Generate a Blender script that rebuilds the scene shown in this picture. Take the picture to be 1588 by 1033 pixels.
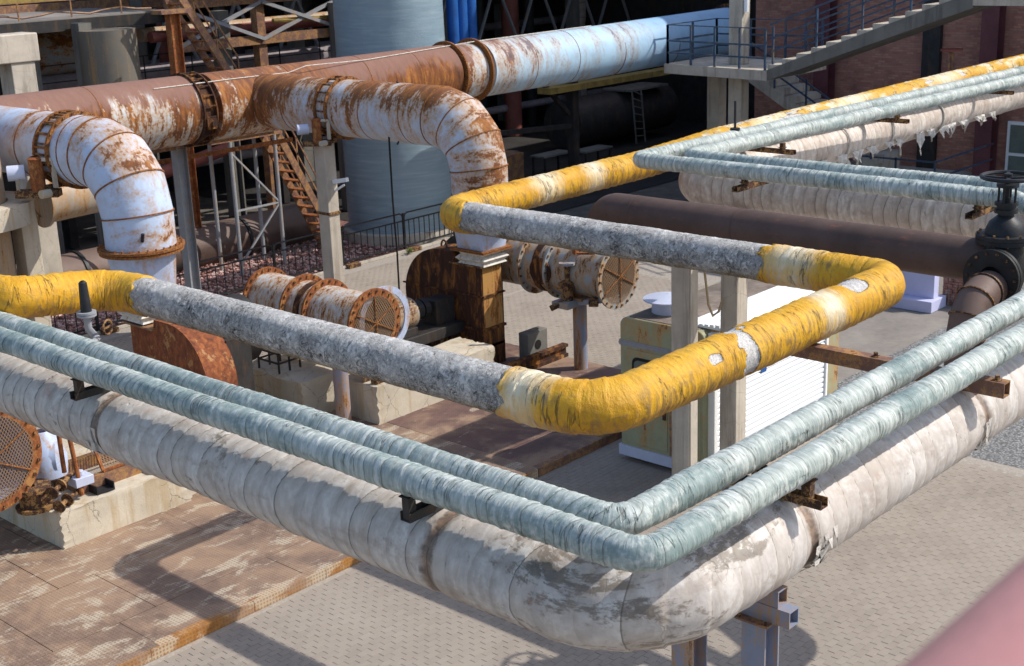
import bpy, math, random
import numpy as np
from mathutils import Vector, Matrix

# ------------------------------------------------------------------ camera, sky, sun
scene = bpy.context.scene
for o in list(bpy.data.objects):
    bpy.data.objects.remove(o)
COL = scene.collection
random.seed(7)
RNG = np.random.default_rng(11)

def make_camera():
    yaw, pit, roll = math.radians(42.647), math.radians(16.67), math.radians(-2.158)
    fw = Vector((math.cos(yaw)*math.cos(pit), math.sin(yaw)*math.cos(pit), -math.sin(pit)))
    r = fw.cross(Vector((0, 0, 1))).normalized()
    u = r.cross(fw)
    r2 = r*math.cos(roll) + u*math.sin(roll)
    u2 = -r*math.sin(roll) + u*math.cos(roll)
    cd = bpy.data.cameras.new('camera')
    cam = bpy.data.objects.new('camera', cd)
    m = Matrix((r2, u2, -fw)).transposed().to_4x4()
    m.translation = Vector((0, 0, 8.6))
    cam.matrix_world = m
    cd.sensor_width = 36.0
    cd.lens = 2090.32/1588*36
    cd.clip_start = 0.05
    cd.clip_end = 2000
    cd.dof.use_dof = True
    cd.dof.focus_distance = 14.0
    cd.dof.aperture_fstop = 5.0
    COL.objects.link(cam)
    scene.camera = cam
make_camera()

SUN = Vector((0.744, -0.667, 1.0)).normalized()
elev = math.asin(SUN.z)
world = bpy.data.worlds.new('World')
scene.world = world
world.use_nodes = True
wn = world.node_tree
wn.nodes.clear()
wo = wn.nodes.new('ShaderNodeOutputWorld')
bg = wn.nodes.new('ShaderNodeBackground')
sky = wn.nodes.new('ShaderNodeTexSky')
sky.sky_type = 'NISHITA'
sky.sun_disc = False
sky.sun_elevation = elev
sky.sun_rotation = math.atan2(SUN.x, SUN.y)
sky.air_density = 1.0
sky.dust_density = 1.6
sky.ozone_density = 1.0
bg.inputs['Strength'].default_value = 0.15
wn.links.new(sky.outputs[0], bg.inputs[0])
wn.links.new(bg.outputs[0], wo.inputs[0])
sd = bpy.data.lights.new('sun', 'SUN')
sd.energy = 3.5
sd.angle = math.radians(0.5)
sd.color = (1.0, 0.95, 0.87)
so = bpy.data.objects.new('sun', sd)
so.rotation_euler = SUN.to_track_quat('Z', 'Y').to_euler()
so.location = (20, -10, 30)
COL.objects.link(so)
vs = scene.view_settings
vs.view_transform = 'Standard'
vs.look = 'None'
vs.gamma = 1.0
vs.use_curve_mapping = False
vs.exposure = 0.36
scene.render.resolution_x = 1024
scene.render.resolution_y = 666

# ------------------------------------------------------------------ numpy noise
def _h(ix, iy, iz, seed):
    n = (ix*374761393 + iy*668265263 + iz*2147483647 + seed*974634777) & 0xffffffff
    n = ((n ^ (n >> 13))*1274126177) & 0xffffffff
    n = (n ^ (n >> 16)) & 0xffffffff
    return n/4294967295.0
def vnoise(x, y, z, seed=0):
    x, y, z = np.broadcast_arrays(x, y, z)
    fx, fy, fz = np.floor(x), np.floor(y), np.floor(z)
    tx, ty, tz = x-fx, y-fy, z-fz
    tx, ty, tz = tx*tx*(3-2*tx), ty*ty*(3-2*ty), tz*tz*(3-2*tz)
    ix, iy, iz = fx.astype(np.int64), fy.astype(np.int64), fz.astype(np.int64)
    def g(a, b, c): return _h(ix+a, iy+b, iz+c, seed)
    x00 = g(0,0,0)*(1-tx)+g(1,0,0)*tx; x10 = g(0,1,0)*(1-tx)+g(1,1,0)*tx
    x01 = g(0,0,1)*(1-tx)+g(1,0,1)*tx; x11 = g(0,1,1)*(1-tx)+g(1,1,1)*tx
    return (x00*(1-ty)+x10*ty)*(1-tz)+(x01*(1-ty)+x11*ty)*tz*1.0
def fbm(x, y, z, oct=3, seed=0):
    v, a, f = 0, .5, 1.0
    for o in range(oct):
        v = v + a*(vnoise(x*f, y*f, z*f, seed+o)-.5)*2
        a *= .5; f *= 2.03
    return v

# ------------------------------------------------------------------ material graph helper
class G:
    def __init__(s, name):
        s.m = bpy.data.materials.new(name)
        s.m.use_nodes = True
        s.t = s.m.node_tree
        s.t.nodes.clear()
        s.out = s.t.nodes.new('ShaderNodeOutputMaterial')
        s.b = s.t.nodes.new('ShaderNodeBsdfPrincipled')
        s.t.links.new(s.b.outputs[0], s.out.inputs[0])
    def n(s, typ, **kw):
        nd = s.t.nodes.new('ShaderNode'+typ)
        for k, v in kw.items(): setattr(nd, k, v)
        return nd
    def put(s, sock, v):
        if isinstance(v, bpy.types.NodeSocket): s.t.links.new(v, sock)
        elif v is not None:
            if isinstance(v, (tuple, list)) and len(v) == 3 and len(sock.default_value) == 4: v = (*v, 1)
            sock.default_value = v
    def pos(s): return s.n('NewGeometry').outputs['Position']
    def normal(s): return s.n('NewGeometry').outputs['Normal']
    def obj(s): return s.n('TexCoord').outputs['Object']
    def attr(s, name='pc'):
        a = s.n('Attribute'); a.attribute_name = name; return a.outputs['Vector']
    def rnd(s): return s.n('ObjectInfo').outputs['Random']
    def xyz(s, v):
        q = s.n('SeparateXYZ'); s.put(q.inputs[0], v); return q.outputs
    def vec(s, x=0, y=0, z=0):
        q = s.n('CombineXYZ')
        for i, a in enumerate((x, y, z)): s.put(q.inputs[i], a)
        return q.outputs[0]
    def scl(s, v, sc):
        q = s.n('VectorMath', operation='MULTIPLY'); s.put(q.inputs[0], v); s.put(q.inputs[1], sc); return q.outputs[0]
    def vadd(s, v, w):
        q = s.n('VectorMath', operation='ADD'); s.put(q.inputs[0], v); s.put(q.inputs[1], w); return q.outputs[0]
    def noise(s, v, sc=1, det=4, ro=.55, di=0):
        q = s.n('TexNoise'); s.put(q.inputs['Vector'], v); s.put(q.inputs['Scale'], sc); s.put(q.inputs['Detail'], det)
        s.put(q.inputs['Roughness'], ro); s.put(q.inputs['Distortion'], di); return q.outputs[0]
    def vor(s, v, sc=1, feat='F1', out='Distance'):
        q = s.n('TexVoronoi', feature=feat); s.put(q.inputs['Vector'], v); s.put(q.inputs['Scale'], sc); return q.outputs[out]
    def ma(s, op, a, b=None, c=None, clamp=False):
        q = s.n('Math', operation=op, use_clamp=clamp)
        for i, v in enumerate((a, b, c)): 
            if v is not None: s.put(q.inputs[i], v)
        return q.outputs[0]
    def white(s, w):
        q = s.n('TexWhiteNoise', noise_dimensions='1D'); s.put(q.inputs['W'], w); return q.outputs['Value']
    def ss(s, v, lo, hi):
        q = s.n('MapRange', interpolation_type='SMOOTHSTEP'); s.put(q.inputs[0], v); s.put(q.inputs[1], lo); s.put(q.inputs[2], hi)
        return q.outputs[0]
    def mix(s, f, a, b, mode='MIX'):
        q = s.n('Mix', data_type='RGBA', blend_type=mode); q.clamp_factor = True
        s.put(q.inputs[0], f); s.put(q.inputs[6], a); s.put(q.inputs[7], b); return q.outputs[2]
    def ramp(s, f, stops):
        q = s.n('ValToRGB'); e = q.color_ramp.elements
        while len(e) < len(stops): e.new(0.5)
        for i, (p, c) in enumerate(stops):
            e[i].position = p; e[i].color = (*c, 1) if isinstance(c, (tuple, list)) else (c, c, c, 1)
        s.put(q.inputs[0], f); return q.outputs[0]
    def bump(s, h, st=.5, d=.02):
        q = s.n('Bump'); s.put(q.inputs['Height'], h); q.inputs['Strength'].default_value = st; q.inputs['Distance'].default_value = d
        s.put(s.b.inputs['Normal'], q.outputs[0])
    def done(s, col, rough=.8, metal=0, spec=.3):
        s.put(s.b.inputs['Base Color'], col); s.put(s.b.inputs['Roughness'], rough); s.put(s.b.inputs['Metallic'], metal)
        s.put(s.b.inputs['Specular IOR Level'], spec)
        return s.m

def flat(name, col, rough=.7, var=.25, sc=3, metal=0, bump=.2, dirt=None, spec=.3):
    g = G(name); p = g.pos()
    n = g.noise(p, sc, 5, .6); n2 = g.noise(p, sc*9, 4, .6)
    f = g.ma('ADD', g.ma('MULTIPLY', n, .7), g.ma('MULTIPLY', n2, .3))
    lo = tuple(max(0, c*(1-var*1.6)) for c in col); hi = tuple(min(1, c*(1+var)) for c in col)
    c = g.ramp(f, [(.3, lo), (.7, hi)])
    if dirt: c = g.mix(g.ss(g.noise(g.scl(p, (1.5, 1.5, .35)), sc*1.3, 6, .65), .5, .7), c, dirt)
    g.bump(n2, bump, .01)
    return g.done(c, rough, metal, spec)

RUST_D = (.06, .026, .015); RUST_M = (.22, .08, .022); RUST_O = (.50, .23, .05)
def rust_paint(name, paint, amount=.5, paint2=None, bias=None, use='pos', stretch=(1, 1, .35), sc=1.0, tones=(RUST_D, RUST_M, RUST_O), rough=.55, streak=True, grime=.4, top=None):
    """chipped paint over rust with ochre staining round the chips; `bias` adds to the rust amount"""
    g = G(name)
    p = g.attr('pc') if use == 'pc' else g.pos()
    ps = g.scl(p, stretch)
    n1 = g.noise(ps, 1.6*sc, 7, .66, .4); n2 = g.noise(ps, 7*sc, 6, .62, .3); n3 = g.noise(p, 26*sc, 4, .6)
    f = g.ma('ADD', g.ma('MULTIPLY', n1, .55), g.ma('ADD', g.ma('MULTIPLY', n2, .3), g.ma('MULTIPLY', n3, .15)))
    f = g.ma('ADD', f, amount-.5)
    if bias: f = g.ma('ADD', f, bias(g, p))
    chip = g.ss(f, .50, .56); stain = g.ss(f, .39, .53)
    pc = g.mix(g.noise(p, 2.2*sc, 4), paint, paint2 or tuple(c*.8 for c in paint))
    pc = g.mix(g.ma('MULTIPLY', g.ss(g.noise(p, 3*sc, 6, .7), .45, .75), grime), pc, (.22, .16, .1))
    och = g.mix(n2, (.50, .25, .06), (.40, .23, .09))
    c = g.mix(g.ma('MULTIPLY', stain, g.ma('MULTIPLY_ADD', n3, .9, .3)), pc, och)
    rc = g.ramp(g.noise(ps, 5*sc, 8, .7, .5), [(.28, tones[0]), (.5, tones[1]), (.72, tones[2])])
    c = g.mix(chip, c, rc)
    if top: c = top(g, p, c, n2)
    g.bump(g.ma('ADD', g.ma('MULTIPLY', chip, -.4), g.ma('MULTIPLY', n3, g.ma('MULTIPLY_ADD', chip, .8, .12))), .45, .012)
    r = g.ma('MULTIPLY_ADD', chip, .9-rough, rough)
    return g.done(c, r, 0, .35)

def crease(g, v, w=.02, det=3, di=1.0, lo=.45, hi=.55, gv=None):
    """thin meandering fold lines that follow the stretched coordinates"""
    f = g.ma('ABSOLUTE', g.ma('SUBTRACT', g.noise(v, 1.0, det, .55, di), .5))
    return g.ma('MULTIPLY', g.ma('SUBTRACT', 1, g.ss(f, w*.35, w)), g.ss(g.noise(gv if gv is not None else v, 1.0, 3), lo, hi))
def wrap_mat(name, base, hi, stain, deep, pitch=.08, tilt=.1, deepamt=.5, linew=.05, wr=26, sheen=.42, lines=.55, slits=.5, wear=None, fold=.02, seed=0, bmp=.9, con=.62, softk=.35):
    """tape-wrapped lagging: overlapping turns with shadowed edges, cross wrinkles, stains, worn patches"""
    g = G(name); pc = g.attr('pc'); s, c, z = g.xyz(pc)
    k = g.xyz(g.attr('band'))[0]; fr = g.ma('FRACT', k); cell = g.ma('FLOOR', k); rv = g.white(cell)
    gate = g.ss(g.ma('ADD', g.noise(g.scl(pc, (2, 5, 5)), 1.0, 3), g.ma('MULTIPLY', g.ma('SUBTRACT', rv, .5), .5)), .42, .56)
    edge = g.ma('MULTIPLY', g.ma('SUBTRACT', 1, g.ss(fr, linew*.3, linew)), gate)
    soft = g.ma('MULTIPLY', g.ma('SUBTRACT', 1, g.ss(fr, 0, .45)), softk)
    w1 = g.noise(g.scl(pc, (wr, 4, 4)), 1.0, 5, .6, .6); w2 = g.noise(g.scl(pc, (wr*2.3, 9, 9)), 1.0, 4, .6, .3)
    big = g.noise(g.scl(pc, (1.3, 3, 3)), 1.0, 6, .65, .5); sm = g.noise(pc, 14, 6, .7, .4)
    col = g.ramp(g.ma('ADD', g.ma('MULTIPLY', w1, .6), g.ma('MULTIPLY', w2, .4)), [(.38, tuple(x*con for x in base)), (.49, base), (.61, hi)])
    col = g.mix(g.ma('MULTIPLY', g.ma('SUBTRACT', rv, .3), .7, clamp=True), col, stain)
    col = g.mix(g.ma('MULTIPLY', g.ss(g.ma('ADD', big, g.ma('MULTIPLY', g.ma('SUBTRACT', sm, .5), .5)), .48, .66), deepamt), col, deep)
    col = g.mix(g.ma('MULTIPLY', g.ss(sm, .54, .7), .45), col, stain)
    pq = g.vadd(pc, (seed*3.1, seed*1.7, seed))
    slit = crease(g, g.scl(pq, (wr*.7, 1.5, 1.5)), fold, 3, .5, .5, .6, g.scl(pq, (3.3, 4, 4)))
    if wear: col = wear(g, pc, col, big, sm)
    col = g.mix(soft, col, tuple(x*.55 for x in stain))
    col = g.mix(g.ma('MULTIPLY', slit, slits), col, (.03, .035, .035))
    col = g.mix(g.ma('MULTIPLY', edge, lines), col, (.05, .045, .04))
    h = g.ma('ADD', g.ma('MULTIPLY', w1, .6), g.ma('ADD', g.ma('MULTIPLY', fr, .5), g.ma('MULTIPLY', w2, .35)))
    h = g.ma('SUBTRACT', h, g.ma('MULTIPLY', slit, .6))
    g.bump(h, bmp, .026)
    return g.done(col, g.ma('MULTIPLY_ADD', sm, .3, sheen), 0, .4)

def wear_white(g, pc, col, big, sm):
    s, c, z = g.xyz(pc)
    f = g.ma('ADD', g.noise(g.scl(pc, (.9, 2.2, 2.2)), 1.0, 7, .72, .6), g.ma('MULTIPLY', g.ma('SUBTRACT', sm, .5), .35))
    zn = g.ma('SUBTRACT', 1, g.ss(g.ma('ABSOLUTE', g.ma('SUBTRACT', s, 13.4)), .3, 2.6))
    f = g.ma('ADD', f, g.ma('MULTIPLY', zn, .085))
    blk = g.ss(f, .605, .68)
    col = g.mix(g.ma('MULTIPLY', blk, .8), col, g.ramp(sm, [(.35, (.04, .035, .03)), (.6, (.2, .16, .12))]))
    streak = g.ss(g.noise(g.scl(pc, (5, .9, .9)), 1.0, 6, .7, .4), .54, .68)
    col = g.mix(g.ma('MULTIPLY', streak, .5), col, (.36, .28, .21))
    pk = g.ss(g.noise(pc, 3.1, 5, .6), .62, .72)
    col = g.mix(g.ma('MULTIPLY', pk, .35), col, (.45, .2, .14))
    for s_i in (7.72, 12.10, 15.16, 18.16):
        d_ = g.ma('ADD', g.ma('ABSOLUTE', g.ma('SUBTRACT', g.ma('ADD', s, g.ma('MULTIPLY', c, .12)), s_i)), g.ma('MULTIPLY', g.ma('SUBTRACT', sm, .5), .12))
        st = g.ma('SUBTRACT', 1, g.ss(d_, .02, .085))
        col = g.mix(g.ma('MULTIPLY', st, .85), col, g.ramp(sm, [(.35, (.05, .03, .02)), (.62, (.26, .15, .085))]))
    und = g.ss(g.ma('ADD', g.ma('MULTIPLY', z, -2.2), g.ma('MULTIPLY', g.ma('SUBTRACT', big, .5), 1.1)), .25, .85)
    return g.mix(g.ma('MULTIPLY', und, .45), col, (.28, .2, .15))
M = {}
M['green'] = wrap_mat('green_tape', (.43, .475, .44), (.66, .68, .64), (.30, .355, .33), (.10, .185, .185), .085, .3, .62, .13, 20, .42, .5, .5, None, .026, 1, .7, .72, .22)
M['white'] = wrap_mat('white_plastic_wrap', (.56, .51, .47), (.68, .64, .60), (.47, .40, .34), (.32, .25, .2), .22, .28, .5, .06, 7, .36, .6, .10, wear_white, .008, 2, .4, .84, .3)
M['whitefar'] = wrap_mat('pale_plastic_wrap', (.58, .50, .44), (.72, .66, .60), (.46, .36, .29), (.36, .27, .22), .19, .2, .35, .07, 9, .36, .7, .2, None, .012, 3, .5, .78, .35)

def yellow_mat():
    g = G('yellow_painted_cloth'); pc = g.attr('pc'); s, c, z = g.xyz(pc)
    zone = g.xyz(g.attr('zone'))
    w1 = g.noise(g.scl(pc, (13, 3.5, 3.5)), 1.0, 6, .62, .9); w2 = g.noise(g.scl(pc, (46, 12, 12)), 1.0, 4, .6, .4)
    big = g.noise(g.scl(pc, (1.6, 3, 3)), 1.0, 6, .65, .5); sm = g.noise(pc, 22, 6, .72, .5)
    f = g.ma('ADD', g.ma('MULTIPLY', w1, .55), g.ma('ADD', g.ma('MULTIPLY', w2, .2), g.ma('MULTIPLY', sm, .25)))
    y = g.ramp(big, [(.3, (.50, .24, .008)), (.5, (.62, .325, .011)), (.72, (.70, .42, .035))])
    grime = g.ma('MULTIPLY', g.ss(f, .47, .58), g.ss(g.ma('ADD', big, g.ma('MULTIPLY', z, -.9)), .26, .52))
    col = g.mix(g.ma('MULTIPLY', grime, .75), y, g.mix(sm, (.16, .09, .03), (.3, .2, .09)))
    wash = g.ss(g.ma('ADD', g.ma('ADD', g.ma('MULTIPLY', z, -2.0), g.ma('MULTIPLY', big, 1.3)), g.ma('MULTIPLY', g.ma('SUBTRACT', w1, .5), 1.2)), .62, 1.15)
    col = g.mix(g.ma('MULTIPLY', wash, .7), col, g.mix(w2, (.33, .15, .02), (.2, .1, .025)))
    col = g.mix(g.ma('MULTIPLY', g.ss(sm, .6, .75), .5), col, (.3, .25, .2))
    cream = g.ma('MULTIPLY', zone[0], g.ss(g.ma('ADD', f, g.ma('MULTIPLY', zone[0], .25)), .45, .6))
    col = g.mix(cream, col, g.ramp(w1, [(.3, (.55, .42, .22)), (.6, (.78, .7, .52))]))
    bare = g.ss(g.ma('ADD', zone[1], g.ma('MULTIPLY', g.ma('SUBTRACT', sm, .5), .5)), .45, .52)
    wool = g.ramp(g.noise(pc, 45, 5, .75, 2.0), [(.35, (.2, .19, .18)), (.5, (.52, .5, .48)), (.7, (.7, .68, .66))])
    col = g.mix(bare, col, wool)
    ring = g.ma('SUBTRACT', g.ss(g.ma('ADD', zone[1], g.ma('MULTIPLY', g.ma('SUBTRACT', sm, .5), .5)), .36, .45), bare)
    col = g.mix(g.ma('MULTIPLY', ring, .75), col, (.06, .04, .02))
    cr = crease(g, g.scl(pc, (15, 1.6, 1.6)), .02, 3, .5, .5, .6, g.scl(pc, (3, 3, 3)))
    cr = g.ma('MAXIMUM', cr, g.ss(zone[2], .45, .6))
    col = g.mix(g.ma('MULTIPLY', cr, .65), col, (.05, .03, .01))
    g.bump(g.ma('SUBTRACT', f, g.ma('ADD', g.ma('MULTIPLY', cr, .5), g.ma('MULTIPLY', bare, .25))), 1.0, .034)
    return g.done(col, g.ma('MULTIPLY_ADD', sm, .3, .42), 0, .4)
M['yellow'] = yellow_mat()

def wool_mat():
    g = G('grey_mineral_wool'); pc = g.attr('pc'); s, c, z = g.xyz(pc)
    q = g.vadd(pc, g.scl(g.vec(g.noise(pc, 7, 3), g.noise(g.vadd(pc, (7, 3, 1)), 7, 3), g.noise(g.vadd(pc, (2, 9, 4)), 7, 3)), (.22, .22, .22)))
    def ridge(v, sc, w, di):
        return g.ma('SUBTRACT', 1, g.ss(g.ma('ABSOLUTE', g.ma('SUBTRACT', g.noise(v, sc, 3, .6, di), .5)), w*.2, w))
    f1 = g.noise(q, 13, 7, .78, 1.6); big = g.noise(pc, 2.3, 4, .6)
    r1 = ridge(q, 15, .07, 2.2); r2 = ridge(g.vadd(q, (3, 5, 7)), 27, .08, 2.0)
    fib = g.ma('MULTIPLY', g.ma('MAXIMUM', r1, r2), g.ss(g.noise(g.vadd(pc, (1, 1, 4)), 6, 3), .38, .6))
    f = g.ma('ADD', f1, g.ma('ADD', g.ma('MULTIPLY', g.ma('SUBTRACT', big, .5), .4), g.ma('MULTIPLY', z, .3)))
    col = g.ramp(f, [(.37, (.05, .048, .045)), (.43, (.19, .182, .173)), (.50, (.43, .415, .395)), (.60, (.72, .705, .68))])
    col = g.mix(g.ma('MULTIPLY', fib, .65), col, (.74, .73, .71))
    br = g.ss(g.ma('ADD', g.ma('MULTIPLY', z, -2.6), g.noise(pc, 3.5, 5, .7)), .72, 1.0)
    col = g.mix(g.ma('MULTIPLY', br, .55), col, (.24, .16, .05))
    g.bump(g.ma('ADD', f, g.ma('MULTIPLY', fib, .35)), 1.0, .03)
    return g.done(col, .95, 0, .1)
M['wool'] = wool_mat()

def brown_mat():
    g = G('brown_primer_pipe'); pc = g.attr('pc'); s, c, z = g.xyz(pc)
    n = g.noise(pc, 2.0, 6, .6); n2 = g.noise(pc, 17, 5, .65)
    col = g.ramp(n, [(.3, (.065, .04, .032)), (.7, (.115, .072, .058))])
    dust = g.ss(g.ma('ADD', z, g.ma('MULTIPLY', g.ma('SUBTRACT', n, .5), .2)), .06, .24)
    col = g.mix(g.ma('MULTIPLY', dust, .55), col, (.2, .14, .115))
    col = g.mix(g.ma('MULTIPLY', g.ss(g.noise(g.scl(pc, (1, 2.4, 2.4)), 1.6, 5, .7), .6, .72), .5), col, (.33, .09, .055))
    col = g.mix(g.ma('MULTIPLY', g.ss(n2, .58, .72), .4), col, (.05, .032, .026))
    g.bump(n2, .15, .008)
    return g.done(col, g.ma('MULTIPLY_ADD', n2, .25, .5), 0, .35)
M['brown'] = brown_mat()

PAINT = (.58, .64, .70)
def duct_bias(g, p):
    s, c, z = g.xyz(p)   # s runs with A from 6 m
    zone = g.ramp(g.ma('DIVIDE', s, 34), [(0, .58), (.2, .50), (.315, .54), (.335, .50), (.40, .58), (.43, .76), (.56, .70), (.575, .40), (.62, .36), (.66, .30), (.80, .22), (.82, .03), (1, 0.0)])
    zz = g.ma('MULTIPLY', g.ma('ADD', z, .74), .675, clamp=True)
    return g.ma('ADD', g.ma('MULTIPLY', g.ma('SUBTRACT', zone, .3), .36), g.ma('MULTIPLY', g.ma('MULTIPLY', zz, zone), .16))
def duct_top(g, p, c, n2):
    s, cc, z = g.xyz(p)
    zone = g.ramp(g.ma('DIVIDE', s, 34), [(0, 1), (.325, 1), (.335, .25), (.42, .35), (.44, 1), (.57, 1), (.58, .2), (.64, .15), (.7, 0), (1, 0)])
    f = g.ma('ADD', g.ma('MULTIPLY', z, 1.35), g.ma('ADD', g.ma('MULTIPLY', g.ma('SUBTRACT', n2, .5), 1.0), g.ma('MULTIPLY', g.ma('SUBTRACT', g.noise(p, 1.1, 4), .5), 1.4)))
    m = g.ma('MULTIPLY', g.ss(f, .18, .62), zone)
    c = g.mix(m, c, g.mix(n2, (.17, .085, .062), (.27, .15, .115)))
    blue = g.ss(s, 25.5, 28.5)  # deeper blue from here on is shade painted into the duct colour
    c = g.mix(g.ma('MULTIPLY', g.ss(s, 19, 24), .6), c, g.mix(.5, c, (.26, .55, .80)))
    return g.mix(g.ma('MULTIPLY', blue, .75), c, g.mix(.6, c, (.10, .27, .52)))
M['duct'] = rust_paint('rusted_duct_paint', (.50, .62, .70), .43, (.46, .60, .72), duct_bias, 'pc', (2.2, .6, .6), .62, ((.05, .022, .014), (.19, .065, .02), (.46, .19, .04)), top=duct_top)
def br_bias(g, p):
    s, c, z = g.xyz(p)
    return g.ma('ADD', g.ma('MULTIPLY', z, .13), g.ma('MULTIPLY', g.ma('SUBTRACT', 1, g.ss(s, 0.2, 2.4)), .12))
M['branch'] = rust_paint('branch_duct_paint', (.42, .53, .68), .472, (.54, .57, .63), br_bias, 'pc', (2.0, .6, .6), .72, ((.07, .03, .018), (.2, .075, .025), (.40, .17, .045)))
M['branchb'] = rust_paint('pale_blue_duct_paint', (.44, .57, .78), .39, (.52, .59, .72), br_bias, 'pc', (1.3, .8, .8), .85, ((.07, .03, .018), (.2, .075, .025), (.42, .19, .05)))
M['cone'] = rust_paint('blue_cone_paint', (.40, .50, .70), .41, (.48, .56, .74), None, 'pos', (1.2, 1.2, .3), 1.4)
M['seam'] = rust_paint('rust_seam', (.30, .22, .15), .62, None, None, 'pos', (1, 1, 1), 6)
M['rust'] = rust_paint('rusty_plate_dark', (.07, .03, .02), .63, (.045, .02, .014), None, 'pos', (1.6, 1.6, .45), .75, ((.018, .011, .009), (.055, .021, .011), (.40, .16, .03)), .5)
M['rustlit'] = rust_paint('sunlit_orange_rust', (.42, .2, .05), .5, (.5, .28, .08), None, 'pos', (2.2, 2.2, .4), 1.6, ((.06, .025, .012), (.25, .085, .02), (.55, .27, .06)), .6)  # orange rust brightened, sunlight on the face put into the colour
M['inletshade'] = rust_paint('shaded_rusted_inlet', (.30, .36, .40), .475, (.26, .29, .30), None, 'pos', (1.2, 1.8, .5), 2.0, ((.03, .018, .012), (.12, .05, .02), (.34, .16, .05)))  # darker copy of the inlet paint with shade put into the colour
M['rusto'] = rust_paint('orange_rust', (.36, .15, .06), .6, (.25, .1, .045), None, 'pos', (1, 1, .6), 3, ((.09, .035, .018), (.25, .08, .025), (.45, .19, .06)), .7)
M['redrust'] = rust_paint('red_rust_casing', (.17, .06, .04), .6, (.22, .08, .045), None, 'pos', (1, 1, .6), 2.2, ((.06, .025, .016), (.2, .06, .025), (.40, .14, .04)), .6)
M['inlet'] = rust_paint('rusted_pale_inlet', (.54, .60, .66), .49, (.56, .56, .54), None, 'pos', (1.2, 1.8, .5), 2.4)
M['bluesteel'] = rust_paint('blue_grey_steel', (.19, .24, .36), .455, (.25, .28, .36), None, 'pos', (1.4, 1.4, .25), 2.2)
M['greysteel'] = rust_paint('grey_steel', (.33, .34, .36), .38, (.24, .25, .27), None, 'pos', (1, 1, .3), 2)
M['darksteel'] = flat('dark_steel', (.035, .033, .033), .6, .3, 3, 0, .25, (.07, .045, .03))
M['blackiron'] = flat('black_iron', (.02, .021, .024), .5, .3, 6, 0, .2)
M['rustbeam'] = rust_paint('rusted_beam', (.2, .10, .075), .44, (.14, .075, .06), None, 'pos', (1, 1, 1), 3)
M['rustdk'] = rust_paint('dark_rust_valve', (.07, .04, .032), .55, None, None, 'pos', (1, 1, 1), 6, ((.02, .014, .012), (.06, .03, .02), (.16, .07, .03)), .6)

def concrete(name, col, crack=.6, stain=(.42, .3, .16), sc=1.0):
    g = G(name); p = g.pos()
    n = g.noise(p, 1.7*sc, 7, .65); n2 = g.noise(p, 22*sc, 6, .7); st = g.noise(g.scl(p, (3.2, 3.2, .3)), sc, 5, .65)
    c = g.ramp(n, [(.3, tuple(x*.74 for x in col)), (.65, col)])
    c = g.mix(g.ma('MULTIPLY', g.ss(st, .5, .64), .6), c, stain)
    c = g.mix(g.ma('MULTIPLY', g.ss(n2, .58, .75), .35), c, tuple(x*.35 for x in col))
    warp = g.vadd(p, g.scl(g.vec(n2, g.noise(p, 6, 3), n), (.14, .14, .14)))
    ck = g.ma('MULTIPLY', g.ma('SUBTRACT', 1, g.ss(g.vor(warp, 1.9*sc, 'DISTANCE_TO_EDGE'), 0, .012)), g.ss(g.noise(p, .9, 3), .44, .52))
    c = g.mix(g.ma('MULTIPLY', ck, crack), c, (.05, .04, .03))
    g.bump(g.ma('SUBTRACT', n2, ck), .4, .012)
    return g.done(c, .92, 0, .2)
M['conc'] = concrete('cream_concrete', (.60, .53, .42))
M['concg'] = concrete('grey_concrete', (.54, .48, .40), .2, (.25, .21, .17))
M['concd'] = concrete('dark_concrete', (.20, .19, .17), .2, (.1, .09, .08))

def plate_mat(name, worn=.5, base=((.16, .105, .078), (.25, .17, .125)), k=88):
    g = G(name); p = g.pos(); x, y, z = g.xyz(p)
    n = g.noise(p, .8, 7, .65, .4); n2 = g.noise(p, 5, 6, .7, .4); n3 = g.noise(p, 40, 4, .6)
    hz = g.ma('ADD', y, z)
    u = g.ma('MULTIPLY', g.ma('ADD', x, hz), k*.7); v = g.ma('MULTIPLY', g.ma('SUBTRACT', x, hz), k*.7)
    h = g.ma('MAXIMUM', g.ma('MULTIPLY', g.ma('SINE', u), g.ma('SINE', v)), 0.0)
    h = g.ss(h, .08, .5)
    c = g.ramp(n2, [(.3, base[0]), (.7, base[1])])
    c = g.mix(g.ss(n, .42, .62), c, g.mix(n2, (.37, .245, .155), (.28, .19, .135)))
    c = g.mix(g.ma('MULTIPLY', h, .32), c, g.mix(.6, c, (.02, .012, .01)))
    w = g.ss(g.ma('ADD', g.noise(g.scl(p, (.9, 2.1, 1)), 1.3, 7, .68, .7), g.ma('MULTIPLY', g.ma('SUBTRACT', n2, .5), .3)), .62-.2*worn, .72-.2*worn)
    w = g.ma('MULTIPLY', w, g.ma('MULTIPLY_ADD', h, -.55, .8))
    c = g.mix(g.ma('MULTIPLY', w, .85), c, (.52, .45, .34))
    g.bump(g.ma('ADD', h, g.ma('MULTIPLY', n3, .3)), .4, .005)
    return g.done(c, g.ma('MULTIPLY_ADD', n2, .3, .5), 0, .35)
M['plate'] = plate_mat('tread_plate_rust', .56)
M['plate2'] = plate_mat('tread_plate_dark', .12, ((.105, .062, .055), (.17, .10, .085)))
M['plateedge'] = plate_mat('tread_plate_edge', .82, ((.24, .09, .02), (.42, .2, .05)))

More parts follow.
